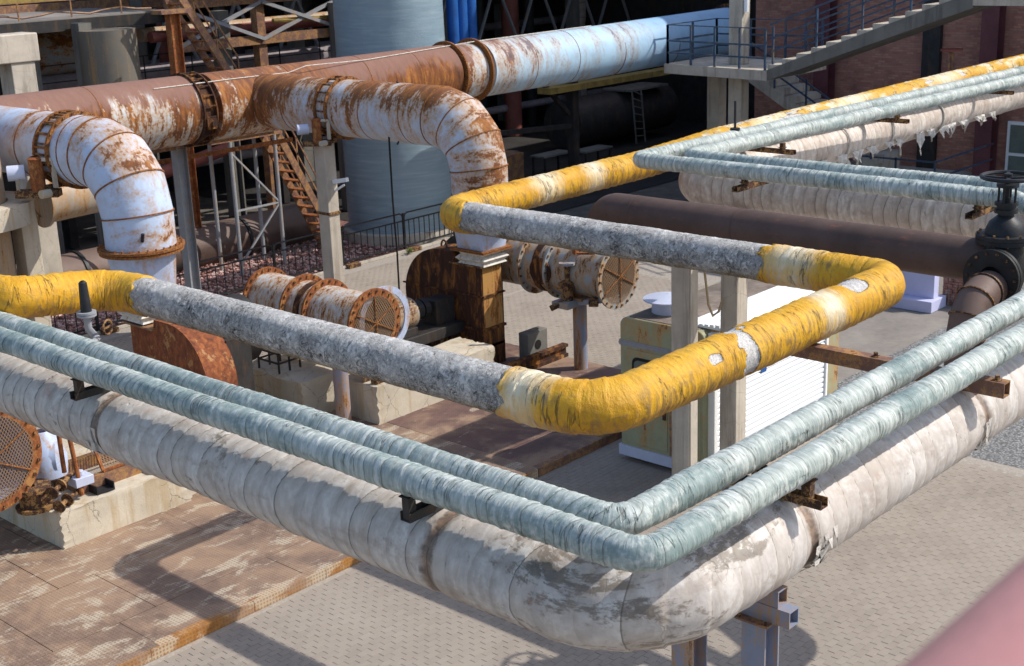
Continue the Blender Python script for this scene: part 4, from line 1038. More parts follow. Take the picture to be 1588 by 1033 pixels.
# inlet ducts with screens
def inlet(x, yb, ya, z, r, label, mat, rimmat, valve=True):
    t = thing('inlet_duct', label, 'duct', (x, ya, z-r), 'mesh-fronted air inlet ducts')
    L = yb-ya
    pipe('duct_wall', M[mat], t, path([(x, yb, z), (x, ya+.1, z)], .1), r, 40, cap=False)
    for q, rr in ((ya+.06, .13), (ya+L*.42, .12), (ya+L*.62, .12), (yb-.08, .1)):
        fo = MB().ring((x, q, z), (0, 1, 0), r*.97, r+rr, .045, 44).build('rim_flange', M[rimmat], t)
        tag(MB().bolts((x, q+.022, z), (0, 1, 0), r+rr*.6, 22, .024, .10).build('bolts', M['rustdk'], fo), kind='stuff')
    MB().ring((x, ya+L*.5, z), (0, 1, 0), r*.9, r+.03, .14, 40).build('damper_band', M['rust'], t)
    n = 40; s_ = MB().add([(x, ya+.04, z)]+[(x+r*math.cos(2*math.pi*i/n), ya+.04, z+r*math.sin(2*math.pi*i/n)) for i in range(n)], [(0, 1+i, 1+(i+1) % n) for i in range(n)]).build('mesh_screen', M['screen'], t)
    m = MB()
    for a in (.5, 1.57, 2.64): m.tube([(x-r*math.cos(a), ya+.03, z-r*math.sin(a)), (x, ya+.015, z), (x+r*math.cos(a), ya+.03, z+r*math.sin(a))], .012, 5)
    m.build('screen_wires', M['seam'], t)
    n = 32; MB().add([(x, ya+L*.5, z)]+[(x+r*.92*math.cos(2*math.pi*i/n), ya+L*.5+.25*math.sin(2*math.pi*i/n), z+r*.92*math.sin(2*math.pi*i/n)) for i in range(n)], [(0, 1+i, 1+(i+1) % n) for i in range(n)]).build('damper_disc', M['rustbeam'], t)
    return t
i1 = inlet(20.0, 18.9, 15.5, 2.1, .52, 'shaded mesh-fronted inlet duct under the grey lagging by cabin', 'inletshade', 'inletshade')
i2 = inlet(15.45, 20.7, 17.5, 1.92, .5, 'pale rust-flaked inlet duct with dark mesh and bolted orange rims', 'inlet', 'rusto')
MB().ring((15.75, 17.62, 1.9), (0, 1, 0), .5, .62, .03, 40).build('blue_ring', M['cone'], i2)
i3 = inlet(8.0, 20.0, 17.35, 1.72, .66, 'large mesh-fronted inlet duct with orange rim on cracked concrete block', 'cone', 'rusto')
MB().cyl((20.0-.05, 17.1, 2.1), (20.0-.55, 17.1, 2.1), .22, n=24).ring((19.44, 17.1, 2.1), (1, 0, 0), .2, .27, .03, 24).build('inspection_port', M['rust'], i1)
# posts that carry the inlets
for (x, y, z, lab) in ((19.75, 16.35, 1.62, 'blue-grey steel post carrying the shaded inlet duct and its valve gear'), (14.72, 17.75, 1.5, 'blue-grey steel post between two concrete plinths under the grey lagging')):
    t = thing('steel_post', lab, 'post', (x, y, 0), 'inlet duct posts')
    MB().cyl((x, y, 0), (x, y, z), .14, n=18).build('shaft', M['bluesteel'], t)
    MB().box(x-.26, x+.26, y-.26, y+.26, z, z+.04).build('head_plate', M['rustbeam'], t)
t = thing('damper_gear', 'dark rusty manual damper gear mounted on the blue-grey post', 'valve gear', (19.5, 16.3, 1.4))
MB().bar((19.75, 16.35, 1.66), (19.75, 16.35, 2.7), .2, .16).build('upright', M['rusto'], t)
MB().bar((19.45, 16.6, 1.5), (19.7, 15.75, 1.66), .12, .1).box(19.2, 19.6, 16.2, 16.6, 1.5, 1.62).build('base_arm', M['greysteel'], t)
MB().cyl((19.45, 16.4, 1.62), (19.45, 16.4, 2.0), .12, n=14).cyl((19.45, 16.4, 2.0), (19.45, 16.4, 2.35), .05, n=10).box(19.32, 19.58, 16.28, 16.52, 1.85, 1.98).build('gearbox', M['rustdk'], t)
MB().cyl((19.45, 16.4, 2.33), (19.45, 16.4, 2.37), .16, n=18).build('hand_disc', M['greysteel'], t)
MB().bar((19.5, 16.2, 2.55), (19.5, 16.2, 3.0), .05, .1).bar((19.5, 16.2, 2.57), (19.7, 15.9, 2.57), .06, .04).build('lever', M['rusto'], t)
MB().cyl((19.1, 16.55, 1.5), (19.3, 16.4, 1.6), .06, n=12).cyl((19.55, 15.95, 1.62), (19.65, 15.8, 1.62), .09, n=14).build('end_knob', M['rustdk'], t)
# concrete plinths
def plinth(x0, x1, y0, y1, z, label, notch=0):
    t = thing('concrete_plinth', label, 'plinth', ((x0+x1)/2, (y0+y1)/2, .14), 'fan plinths')
    o = MB().box(x0, x1, y0, y1, .14, z).build('block', M['conc'], t)
    import bmesh
    bm = bmesh.new(); bm.from_mesh(o.data); bmesh.ops.subdivide_edges(bm, edges=bm.edges, cuts=12, use_grid_fill=True)
    for v in bm.verts:
        c = v.co; ex = min(abs(c.x - (x0-OFF[t.name].x)), abs(c.x-(x1-OFF[t.name].x))) < 1e-4; ey = min(abs(c.y-(y0-OFF[t.name].y)), abs(c.y-(y1-OFF[t.name].y))) < 1e-4; ez = abs(c.z-(z-.14)) < 1e-4
        if ex+ey+ez >= 2: v.co += Vector((random.uniform(-.02, .02), random.uniform(-.02, .02), -random.random()**3*.06))
        else: v.co += Vector((random.uniform(-.004, .004),)*3)
    bm.to_mesh(o.data); bm.free()
    o.data.set_sharp_from_angle(angle=math.radians(40))
    return t
plinth(8.76, 11.0, 17.12, 20.6, .74, 'cracked cream concrete plinth carrying the mesh inlet and coupling guard')
plinth(11.02, 12.6, 17.3, 20.3, .66, 'lower cream concrete plinth continuing behind the white pipe')
plinth(15.1, 18.2, 17.24, 18.2, .86, 'cream concrete plinth with chipped corner under the grey lagging')
plinth(14.45, 16.4, 18.55, 20.4, .86, 'shaded concrete plinth behind the blue-grey post')
t = thing('coupling_guard', 'rusty mesh coupling guard on a steel skid atop cracked concrete plinth', 'machine guard', (9.9, 17.9, .7))
MB().box(9.3, 11.6, 17.45, 17.57, .72, .92).box(9.3, 11.6, 18.3, 18.42, .72, .92).box(9.3, 9.42, 17.57, 18.3, .72, .92).build('skid', M['rustbeam'], t)
for q in (9.45, 10.45, 11.2):
    MB().box(q, q+.3, 17.22, 17.45, .72, .75).box(q, q+.02, 17.22, 17.45, .75, .85).box(q+.28, q+.3, 17.22, 17.45, .75, .85).build('anchor_bracket', M['blackiron'], t)
MB().add([(9.75, 17.5, .95), (11.6, 17.5, .95), (11.6, 17.75, 1.4), (9.75, 17.75, 1.4)], [(0,1,2,3)]).add([(9.75, 17.75, 1.4), (11.6, 17.75, 1.4), (11.6, 18.25, 1.42), (9.75, 18.25, 1.42)], [(0,1,2,3)]).build('mesh_panel', M['screen'], t)
m_ = MB()
for z_, y_ in ((.95, 17.5), (1.4, 17.75), (1.42, 18.25)): m_.bar((9.75, y_, z_), (11.6, y_, z_), .04)
for x_ in (9.75, 11.6): m_.bar((x_, 17.5, .95), (x_, 17.75, 1.4), .04)
m_.build('guard_frame', M['rusto'], t)
MB().cyl((9.35, 18.05, 1.2), (9.0, 18.3, 1.2), .3, n=20).lathe((9.2, 18.15, .92), (0, 0, 1), [(0, .3), (.3, .32), (.55, .22), (.7, .1)], 20).build('bearing_housing', M['cone'], t)
t = thing('drain_valves', 'cluster of small rusty flanged drain pipes on the cracked plinth corner', 'pipework', (9.1, 17.4, .7))
MB().lathe((8.62, 17.55, .72), (0, 0, 1), [(0, .26), (.06, .27), (.06, .2), (.28, .2), (.3, .27), (.36, .27), (.36, .05)], 20).build('flanged_pot', M['rustdk'], t)
for p_, q_, fl in (((9.2, 17.35, 1.7), (9.25, 17.3, .78), 0), ((9.3, 17.5, 1.1), (8.75, 17.2, 1.02), 1), ((9.3, 17.4, .84), (8.8, 17.15, .8), 1), ((9.12, 17.5, 1.75), (9.1, 17.45, 1.15), 0)):
    m_ = MB().cyl(p_, q_, .035, n=10)
    if fl: d_ = Vector(q_)-Vector(p_); m_.ring(q_, d_, .01, .1, .03, 16).ring(Vector(q_)-d_.normalized()*.22, d_, .01, .1, .03, 16)
    m_.build('pipe_run', M['rusto' if not fl else 'rustdk'], t)
MB().box(9.15, 9.45, 17.25, 17.5, .92, 1.06).cyl((9.3, 17.37, 1.06), (9.3, 17.37, 1.14), .05, n=10).build('oil_pot', M['lav'], t, .01)
for o in COL.objects:
    if o.name in ('coupling_guard', 'drain_valves'): o.location.z += .02
t = thing('inlet_saddle', 'small rusty steel saddle on the chipped concrete plinth', 'saddle', (15.4, 17.5, .86))
MB().box(15.2, 15.6, 17.34, 17.5, .86, .89).box(15.2, 15.23, 17.34, 17.5, .89, 1.05).box(15.57, 15.6, 17.34, 17.5, .89, 1.05).add([(15.1, 17.6, .88), (15.9, 17.6, .88), (15.75, 17.6, 1.45), (15.2, 17.6, 1.45)], [(0,1,2,3)]).build('saddle_plate', M['rustdk'], t)
t = thing('small_rack', 'low black open steel frame on the shaded plinth', 'frame', (14.6, 19.6, .86))
m_ = MB()
for x_ in (14.55, 14.8, 15.05):
    m_.bar((x_, 19.9, .86), (x_, 19.9, 1.25), .03).bar((x_, 19.3, .86), (x_, 19.3, 1.25), .03)
for z_ in (1.05, 1.24): m_.bar((14.55, 19.9, z_), (15.05, 19.9, z_), .03).bar((14.55, 19.3, z_), (15.05, 19.3, z_), .03).bar((14.55, 19.3, z_), (14.55, 19.9, z_), .03)
m_.build('frame', M['darksteel'], t)

# ------------------------------------------------------------------ olive cabin with white shutter
t = thing('olive_cabin', 'rusty olive green control cabin with dusty roof and white roller shutter', 'cabin', (18.5, 12.2, 0))
X0, X1, Y0, Y1, ZT = 16.72, 21.0, 11.35, 13.0, 2.5
m_ = MB(); k = 6; prof = []
for i in range(k+1):
    a = math.pi/2*i/k; prof.append((Y1-.14+.14*math.sin(a), ZT-.14+.14*math.cos(a)))
pts = [(Y0, .22), (Y1, .22)] + prof[::-1] + [(Y0+.14-.14*math.sin(math.pi/2*i/k), ZT-.14+.14*math.cos(math.pi/2*i/k)) for i in range(k+1)]
MB().prism([(X0, p[0], p[1]) for p in pts], (X1-X0, 0, 0)).build('cabin_wall', M['cabin'], t, .02)
MB().box(X0+.05, X1-.05, Y0+.16, Y1-.16, ZT-.02, ZT+.012).build('roof', M['cabinroof'], t)
MB().box(X0-.012, X1, Y0+.02, Y1+.012, 2.02, 2.11).box(X0-.02, X1, Y0+.02, Y1+.02, 2.05, 2.08).build('belt_moulding', M['greysteel'], t)
MB().box(X0-.03, X1, Y0+.02, Y1+.03, .1, .28).build('sill', M['lav'], t)
def rrect(y0, y1, z0, z1, r, x, n=5):
    o = []
    for cy, cz, a0 in ((y1-r, z1-r, 0), (y0+r, z1-r, 90), (y0+r, z0+r, 180), (y1-r, z0+r, 270)):
        for i in range(n+1):
            a = math.radians(a0+90*i/n); o.append((x, cy+r*math.cos(a), cz+r*math.sin(a)))
    return o
dr = MB().box(X0-.014, X0+.02, 12.05, 12.86, .34, 1.98).build('door', M['cabin'], t, .008)
MB().prism(rrect(12.18, 12.74, 1.28, 1.86, .1, X0-.03), (.03, 0, 0)).build('window_gasket', M['rubber'], dr)
MB().prism(rrect(12.225, 12.695, 1.325, 1.815, .08, X0-.036), (.03, 0, 0)).build('window_pane', M['glass'], dr)
MB().box(X0-.05, X0-.01, 12.07, 12.12, .9, 1.05).build('handle', M['rustdk'], dr)
MB().box(X0-.02, X0, 11.96, 12.0, .3, 2.0).build('door_post', M['rustbeam'], t)
MB().box(X0-.014, X0+.02, 11.42, 11.92, .34, 1.98).build('side_panel', M['cabin'], t, .008)
MB().lathe((17.35, 12.5, ZT), (0, 0, 1), [(0, .26), (.2, .26), (.2, .3)], 32).build('vent_pipe', M['lav'], t)
MB().lathe((17.35, 12.5, ZT+.22), (0, 0, 1), [(0, .02), (0, .4), (.02, .4), (.07, .2), (.09, .01)], 36).build('vent_cap', M['lav'], t)
for x_ in (X0+.3, X0+3.9): MB().cyl((x_, 11.6, .07), (x_, 11.9, .07), .07, n=14).build('castor', M['rubber'], t)
sh = MB().box(16.96, 20.36, 11.30, 11.35, .12, 2.42).build('shutter', M['shutter'], t)
for i in range(24):
    z_ = .14+i*.094
    MB().add([(16.98, 11.297, z_), (20.34, 11.297, z_), (20.34, 11.272, z_+.02), (16.98, 11.272, z_+.02), (20.34, 11.268, z_+.07), (16.98, 11.268, z_+.07), (20.34, 11.297, z_+.088), (16.98, 11.297, z_+.088)], [(0,1,2,3),(3,2,4,5),(5,4,6,7)]).build('slat', M['shutter'], sh)
MB().box(16.84, 16.95, 11.24, 11.36, .1, 2.46).build('guide_rail', M['shutter'], t); MB().box(20.37, 20.42, 11.24, 11.36, .1, 2.46).build('guide_rail', M['shutter'], t)
for i in range(7): MB().box(16.9, 22.9, 11.10+i*.1, 11.17+i*.1, 2.55, 2.60-.008*i).build('canopy_rib', M['shutter'], t)
MB().box(16.9, 22.9, 11.08, 11.82, 2.515, 2.55).build('canopy', M['shutter'], t)
MB().box(18.25, 18.42, 11.262, 11.268, 1.44, 1.52).build('maker_plate', M['bluepipe'], t)

# ------------------------------------------------------------------ yard railing
t = thing('yard_railing', 'black steel railing between the paved yard and red gravel', 'railing', (21, 27.4, 0))
yF = 27.38
xs_ = [13.0, 15.6, 18.2, 20.8, 23.1, 25.4, 27.4]
for i in range(len(xs_)-1):
    a, b = xs_[i], xs_[i+1]
    MB().bar((a, yF, 0), (a, yF, 1.08), .06).build('post', M['blackiron'], t)
    MB().tube([(a+.02, yF, .95), (a+.06, yF, 1.04), (a+.14, yF, 1.08), (b-.14, yF, 1.08), (b-.06, yF, 1.04), (b-.02, yF, .95)], .024, 8).build('top_rail', M['blackiron'], t)
    MB().bar((a+.03, yF, .86), (b-.03, yF, .86), .035).build('mid_rail', M['blackiron'], t)
    MB().bar((a+.03, yF, .14), (b-.03, yF, .14), .04).build('bottom_rail', M['blackiron'], t)
    k = 10
    for j in range(1, k): MB().bar((a+(b-a)*j/k, yF, .16), (a+(b-a)*j/k, yF, .86), .02).build('bar', M['blackiron'], t)
    MB().box(a-.05, a+.35, yF-.32, yF-.14, 0, .1).build('foot_block', M['rustdk'], t)
MB().bar((27.4, yF, 0), (27.4, yF, 1.08), .06).build('post', M['blackiron'], t)
o = MB().box(12.5, 27.2, 27.2, 27.3, 0, .06).build('kerb', M['concg'], off=(20, 27.2, 0)); tag(o, kind='structure')
for i, (x, y) in enumerate(((20.9, 27.05), (25.2, 26.95))):
    vs, fs = [], []
    for j in range(26):
        a = random.uniform(0, 6.28); L = random.uniform(.06, .16); c_ = Vector((x+random.uniform(-.15, .15), y+random.uniform(-.06, .06), random.uniform(.02, .14)))
        d = Vector((math.cos(a), math.sin(a), random.uniform(.1, .8)))*L; e = Vector((-math.sin(a), math.cos(a), 0))*.03; b_ = len(vs)
        vs += [c_-e*.3, c_+d*.5-e, c_+d, c_+d*.5+e]; fs.append((b_, b_+1, b_+2, b_+3))
    o = MB().add(vs, fs).build('weed', flat('weed_leaf', (.12, .14, .03), .6, .3, 20) if i == 0 else bpy.data.materials['weed_leaf'], off=(x, y, 0)); tag(o, 'small yellow-green weed at the gravel kerb ' + ('below the rusty stairs' if i == 0 else 'beside the wrapped silo'), 'plant')

# ------------------------------------------------------------------ silo and things behind the railing
t = thing('wrapped_silo', 'tall cylinder wrapped in grey-blue plastic sheeting behind the black railing', 'silo', (26.9, 29.1, 0))
ps = path([(26.9, 29.1, 0), (26.9, 29.1, 12)], .12)
pipe('sheeting', M['silo'], t, ps, lambda s: np.where(s < .35, 1.60, 1.56), 96, lambda S, C, Z: .02*fbm(S*.9, C*3+4, Z*3, 3, 61)+.012*fbm(S*6, C*1.5+4, Z*1.5, 2, 62), cap=True)
MB().lathe((26.9, 29.1, 0), (0, 0, 1), [(0, 1.72), (.3, 1.72), (.34, 1.5)], 60).build('footing', M['concg'], t)
MB().lathe((27.35, 27.62, .72), (.25, -.97, 0), [(0, .32), (.06, .34), (.09, .28), (.1, .02)], 28).build('manhole', M['yellowpaint'], t)
for i, x_ in enumerate((32.2, 32.7, 33.45, 33.9, 34.35)):
    o = MB().tube([(x_, 33.0, 0), (x_, 33.0, 7.2), (x_+.1, 33.2, 9)], .2 if i > 1 else .22, 14).build('blue_pipe', M['bluepipe'], off=(x_, 33, 0))
    tag(o, 'bright blue vertical pipe in the trio standing away from the silo' if i > 1 else 'darker blue vertical pipe in the pair touching the wrapped silo', 'pipe', 'trio of blue pipes' if i > 1 else 'pair of blue pipes')

def stairs(root, p0, p1, w, n, mat_s, mat_t, axis, tread=.24, th=.03, hand=True, closed=False):
    p0, p1 = Vector(p0), Vector(p1); wv = Vector((0, w, 0)) if axis == 'A' else Vector((w, 0, 0))
    for q in (0, 1): MB().bar(p0+wv*q, p1+wv*q, .05, .2).build('stringer', M[mat_s], root)
    d = p1-p0; hd = Vector((d.x, d.y, 0)).normalized()
    for i in range(n):
        c = p0 + d*((i+.6)/n); a = c + wv*.03; b = c + wv*.97
        MB().bar(a, b, tread, th).build('tread', M[mat_t], root)
    if hand:
        for q in (0, 1):
            for k in (.5, .95): MB().bar(p0+wv*q+Vector((0, 0, k)), p1+wv*q+Vector((0, 0, k)), .035).build('handrail', M[mat_s], root)
            for i in range(4): 
                c = p0 + d*(i/3) + wv*q; MB().bar(c, c+Vector((0, 0, .95)), .035).build('baluster', M[mat_s], root)
t = thing('rusty_stairs', 'rusty open-tread steel stairs leading down onto the red gravel', 'stairs', (24.2, 29.3, 0))
stairs(t, (24.35, 29.0, .1), (22.5, 29.0, 3.62), .75, 13, 'rustbeam', 'rusto', 'A', .22)
MB().box(20.3, 22.6, 28.9, 29.9, 3.58, 3.66).build('landing', M['rustbeam'], t)
for x_, y_ in ((20.9, 28.95), (22.35, 28.95), (20.9, 29.85), (22.35, 29.85)): MB().cyl((x_, y_, 0), (x_, y_, 3.58), .055, n=10).build('leg', M['greysteel'], t)
for a, b in (((20.9, 28.95, .3), (22.35, 28.95, 1.75)), ((20.9, 28.95, 3.3), (22.35, 28.95, 1.75)), ((20.9, 28.95, 1.75), (22.35, 28.95, 1.75))): MB().bar(a, b, .045).build('brace', M['greysteel'], t)
MB().bar((23.95, 28.95, .95), (24.15, 28.95, 1.35), .28, .1).build('red_sign', M['redpipe'], t)
# steel post with ladder under the main duct
t = thing('duct_support_post', 'tall I-section steel post with thin ladder under the main duct', 'post', (17.3, 26.0, 0))
m_ = MB(); hbeam(m_, 17.1, 25.6, 0, 4.38, .26, .24); m_.build('post', M['greysteel'], t)
MB().box(16.4, 19.7, 25.5, 25.7, 4.2, 4.33).build('cross_head', M['rustbeam'], t)
MB().box(16.2, 20.6, 25.95, 26.05, 3.86, 3.95).build('lower_rail', M['rusto'], t)
for y_ in (26.5, 26.75): MB().cyl((17.15, y_, 0), (17.15, y_, 4.1), .022, n=8).build('ladder_rail', M['conc'], t)
for i in range(12): MB().bar((17.15, 26.5, .4+i*.3), (17.15, 26.75, .4+i*.3), .025).build('rung', M['conc'], t)
t = thing('braced_post', 'dark steel post with diagonal brace standing beyond the pale blue duct', 'post', (36.1, 30, 0))
MB().box(35.95, 36.25, 29.85, 30.15, 0, 4.2).build('post', M['darksteel'], t); MB().bar((35.9, 30, 2.4), (34.0, 30, 4.1), .14).bar((36, 30, 2.0), (31, 30, 2.3), .16).build('brace', M['darksteel'], t)
# brown half-buried pipe on the gravel
t = thing('ground_pipe', 'fat brown pipe lying along the red gravel with black straps', 'pipe', (20, 31.1, 0))
pipe('pipe_wall', M['brown'], t, path([(4, 31.1, .45), (24.8, 31.1, .45)], .3), .62, 40)
for x_ in (17.3, 22.4, 15.0): MB().ring((x_, 31.1, .45), (1, 0, 0), .6, .66, .09, 40).build('strap', M['blackiron'], t)
for x_, y_, z_ in ((14.3, 23.9, 4.1), (17.9, 30.2, 4.2)):
    o = MB().cyl((x_, y_ if x_ > 15 else 29.6, 0), (x_, y_ if x_ > 15 else 29.6, z_), .05, n=10).build('pole', M['greysteel'], off=(x_, y_, 0)); tag(o, 'thin grey pole ' + ('rising beside fat brown ground pipe' if x_ > 15 else 'under the tan stained pipe'), 'pole')
# tan pipe and concrete ring stand at left
t = thing('tan_pipe', 'short tan stained pipe section behind the pale blue elbow', 'pipe', (14, 24.0, 3.5))
pipe('pipe_wall', M['tan'], t, path([(12.75, 23.9, 3.92), (15.2, 23.9, 3.97)], .2), .43, 40)
MB().ring((12.73, 23.9, 3.92), (1, 0, 0), .3, .50, .06, 36).build('end_flange', M['tan'], t)
t = thing('ring_stand', 'tan concrete ring stand on pillars with hopper inside', 'stand', (10.9, 22.8, 0))
MB().ring((10.75, 23.1, 3.92), (0, 0, 1), .85, 1.28, .38, 48).build('ring_beam', M['conc'], t)
for a in (-.35, 1.3, 2.9, 4.4): 
    x_, y_ = 10.75+1.07*math.cos(a), 23.1+1.07*math.sin(a)
    MB().box(x_-.16, x_+.16, y_-.2, y_+.2, 0, 3.92).build('pillar', M['conc'], t, .01)
MB().lathe((10.75, 23.1, 1.2), (0, 0, 1), [(0, .2), (1.4, .82), (3.0, .82), (5.2, .82)], 40).build('hopper', M['tan'], t)
MB().bar((11.1, 22.0, 2.6), (11.7, 22.3, 2.75), .06).build('tie_bar', M['rusto'], t)

# ------------------------------------------------------------------ dark works behind (left)
t = thing('high_deck', 'raised concrete deck on dark steel beams with thin rails', 'deck', (19, 35, 0))
MB().box(8, 23.0, 34.0, 44, 6.55, 6.74).build('slab', M['apron'], t)
MB().box(8, 23.05, 33.9, 34.0, 6.40, 6.70).build('edge_beam', M['darksteel'], t)
for x_ in np.arange(9, 23, 1.55): MB().bar((x_, 34.1, 6.74), (x_, 34.1, 7.7), .035).build('baluster', M['rustbeam'], t)
for z_ in (7.2, 7.68): MB().bar((8, 34.1, z_), (23, 34.1, z_), .03).build('rail', M['rustbeam'], t)
for x_ in (10.0, 14.5): MB().box(x_, x_+.4, 34.3, 34.7, 0, 6.55).build('post', M['darksteel'], t)
MB().tube([(8+i*.5, 34.3, 6.85+.06*math.sin(i*1.7)) for i in range(30)], .03, 5).build('loose_hose', M['rustbeam'], t)
t = thing('stained_column', 'thick round column with white and rust streaks beneath high deck', 'column', (20.3, 33.2, 0))
MB().cyl((20.3, 33.2, 0), (20.3, 33.2, 6.4), .78, n=36).build('shaft', M['stain'], t)
t = thing('concrete_portal', 'weathered concrete beam on a square pillar at deck edge', 'portal', (15.9, 30, 0))
MB().box(15.62, 16.22, 29.75, 30.35, 0, 6.05).build('pillar', M['concg'], t, .02); MB().box(13.6, 16.35, 29.7, 30.4, 6.05, 6.7).build('beam', M['concg'], t, .03)
t = thing('blue_tank', 'horizontal rusty tank with remains of blue paint under high deck', 'tank', (20, 36.4, 4.8))
pipe('shell', M['bluetank'], t, path([(17.5, 36.4, 5.75), (22.3, 36.4, 5.75)], .3), .72, 36)
MB().box(18.2, 18.5, 35.9, 36.9, 0, 5.2).build('cradle', M['darksteel'], t); MB().box(21.4, 21.7, 35.9, 36.9, 0, 5.2).build('cradle', M['darksteel'], t)
t = thing('orange_post', 'orange rusted steel post holding the end of high deck', 'post', (20.95, 31, 0))
m_ = MB(); hbeam(m_, 20.95, 31.0, 0, 6.8, .3, .26); m_.build('post', M['rusto'], t); MB().box(20.5, 21.4, 30.8, 31.3, 6.8, 6.9).build('cap', M['rustbeam'], t)
t = thing('upper_stairs', 'steep orange rusted stairs with pale handrails behind main duct', 'stairs', (22.6, 31.5, 0))
stairs(t, (23.3, 31.5, 4.5), (21.35, 31.5, 7.6), .7, 12, 'rustbeam', 'rusto', 'A', .2)
MB().box(23.1, 24.6, 31.3, 32.4, 4.4, 4.5).build('landing', M['rustbeam'], t)
for x_ in (23.2, 24.5): MB().bar((x_, 31.8, 0), (x_, 31.8, 4.4), .1).build('leg', M['darksteel'], t)
t = thing('lagged_pipe', 'long dusty lilac-grey pipe on trestles in the dark works', 'pipe', (26, 36, 4.4))
pipe('pipe_wall', M['lilacpipe'], t, path([(19, 36.2, 4.72), (31, 36.2, 4.72)], .3), .34, 28)
for x_ in (20, 24, 28): MB().box(x_, x_+.25, 36, 36.4, 0, 4.42).build('trestle', M['darksteel'], t)
for x_ in np.arange(19.5, 30, 1.7): MB().bar((x_, 35.6, 4.4), (x_, 35.6, 5.4), .03).build('baluster', M['darksteel'], t)
for z_ in (4.9, 5.38): MB().bar((19.5, 35.6, z_), (30.5, 35.6, z_), .03).build('rail', M['darksteel'], t)
t = thing('pipe_rack', 'rusty brown pipe rack with crossing braces left of the wrapped silo', 'rack', (26, 33.6, 0))
for x_ in (22.6, 25.6, 28.9): MB().box(x_, x_+.3, 33.5, 33.8, 0, 7.4).build('upright', M['rustbeam'], t)
for z_ in (5.55, 6.75): MB().box(22.4, 31.5, 33.42, 33.52, z_, z_+.28).build('beam', M['rustbeam'], t)
for a_, b_ in ((22.75, 25.75), (25.75, 29.05)):
    MB().bar((a_, 33.45, 5.7), (b_, 33.45, 6.8), .1).build('brace', M['greysteel'], t); MB().bar((a_, 33.4, 6.8), (b_, 33.4, 5.7), .1).build('brace', M['greysteel'], t)
for y_, z_, r_, mt in ((34.2, 6.0, .16, 'redpipe'), (34.7, 6.05, .2, 'tan'), (34.3, 7.2, .14, 'lilacpipe')):
    MB().cyl((22.3, y_, z_), (31.6, y_, z_), r_, n=16).build('carried_pipe', M[mt], t)
o = MB().box(14, 31, 33.0, 33.15, 7.25, 7.42).build('overhead_rail', M['yellowpaint'], off=(24, 33, 7.2)); tag(o, 'long worn yellow beam high above the rusty pipe rack', 'beam')
# dark shed: wall, roof, frames
t = thing('dark_shed', 'dark steel-framed works shed in deep shade behind everything', 'building', (32, 44, 0))
MB().box(2, 75, 46, 46.3, 0, 10).build('back_wall', M['darksteel'], t)
MB().box(23.5, 75, 33.0, 46.4, 9.6, 9.8).build('roof', M['darksteel'], t)  # unseen roof, added and sized to cast shade on the works below
MB().box(50.5, 50.8, 26.5, 46, 0, 9.6).build('sun_block_wall', M['darksteel'], t)  # added wall that keeps the sun out of the shed interior
for x_ in (9.5, 16.0, 24.5, 31.0, 38.5, 46.5, 55): 
    MB().box(x_, x_+.45, 38.5, 38.95, 0, 9.6).build('column', M['concd'], t)
    MB().box(x_+.1, x_+.4, 43, 43.3, 0, 9.6).build('column', M['concd'], t)
for z_ in (3.6, 6.6): MB().box(2, 75, 38.55, 38.85, z_, z_+.35).build('girt', M['rustbeam'], t)
for i, x_ in enumerate(np.arange(24.6, 56, 2.6)):
    MB().bar((x_, 38.4, 4.0), (x_+1.3, 38.4, 6.6), .09).build('truss_web', M['greysteel'], t); MB().bar((x_+1.3, 38.4, 6.6), (x_+2.6, 38.4, 4.0), .09).build('truss_web', M['greysteel'], t)
MB().box(24.6, 56, 38.3, 38.5, 3.85, 4.0).build('truss_chord', M['yellowpaint'], t)
for y_ in (31.5, 34.5): MB().box(24.5, 32, y_, y_+.2, 7.3, 7.5).build('yellow_beam', M['yellowpaint'], t)
for x_, y_ in ((18.6, 34.6), (19.6, 33.4), (24.4, 33.8), (28.3, 33.0)): MB().box(x_, x_+.4, y_, y_+.4, 0, 6.6).build('column', M['concd'], t)
for i in range(10):
    x_ = 24+i*3.2; MB().cyl((x_, 41, 0), (x_, 41, 8), random.uniform(.12, .3), n=12).build('riser', M['redpipe'] if i % 4 == 1 else M['darksteel'], t)
for i in range(6): MB().cyl((12, 39.6+.7*i, 1.2+1.1*i % 6), (60, 39.6+.7*i, 1.2+1.1*i % 6), .16+.04*(i % 3), n=12).build('pipe_run', M['lilacpipe'] if i % 3 == 0 else M['darksteel'], t)
o = MB().tube([(26.2, 33.5, 6.2), (28.4, 33.5, 6.15), (28.55, 33.5, 6.0), (28.55, 33.5, 4.6)], .07, 8).build('yellow_gas_pipe', M['yellowpaint'], off=(28, 33.5, 4.6)); tag(o, 'thin yellow bent pipe left of the wrapped silo', 'pipe')
o = MB().cyl((20, 33.0, 2.1), (24.2, 33.6, 2.6), .19, n=16).build('red_pipe', M['redpipe'], off=(22, 33, 2)); tag(o, 'dim red pipe in shade behind the rusty stairs', 'pipe')
for x_, lb in ((43.5, 'red riser pipe standing behind the flaking blue duct'), (52.0, 'tall red riser pipe left of the concrete platform post')):
    o = MB().cyl((x_, 39.5, 0), (x_, 39.5, 9), .38, n=18).build('red_riser', M['redpipe'], off=(x_, 39.5, 0)); tag(o, lb, 'pipe')
t = thing('lagged_riser', 'white lagged riser pipe with pink patches behind blue duct', 'pipe', (48, 39.8, 0))
pipe('lagging', M['whitefar'], t, path([(48.3, 39.8, 0), (48.3, 39.8, 9)], .1), .42, 28, lag_disp(5, .05, .02, 5), band=bands(5, .3, .2))
t = thing('dark_tank', 'dark horizontal tank with access ladder in the shade', 'tank', (44, 34, 0))
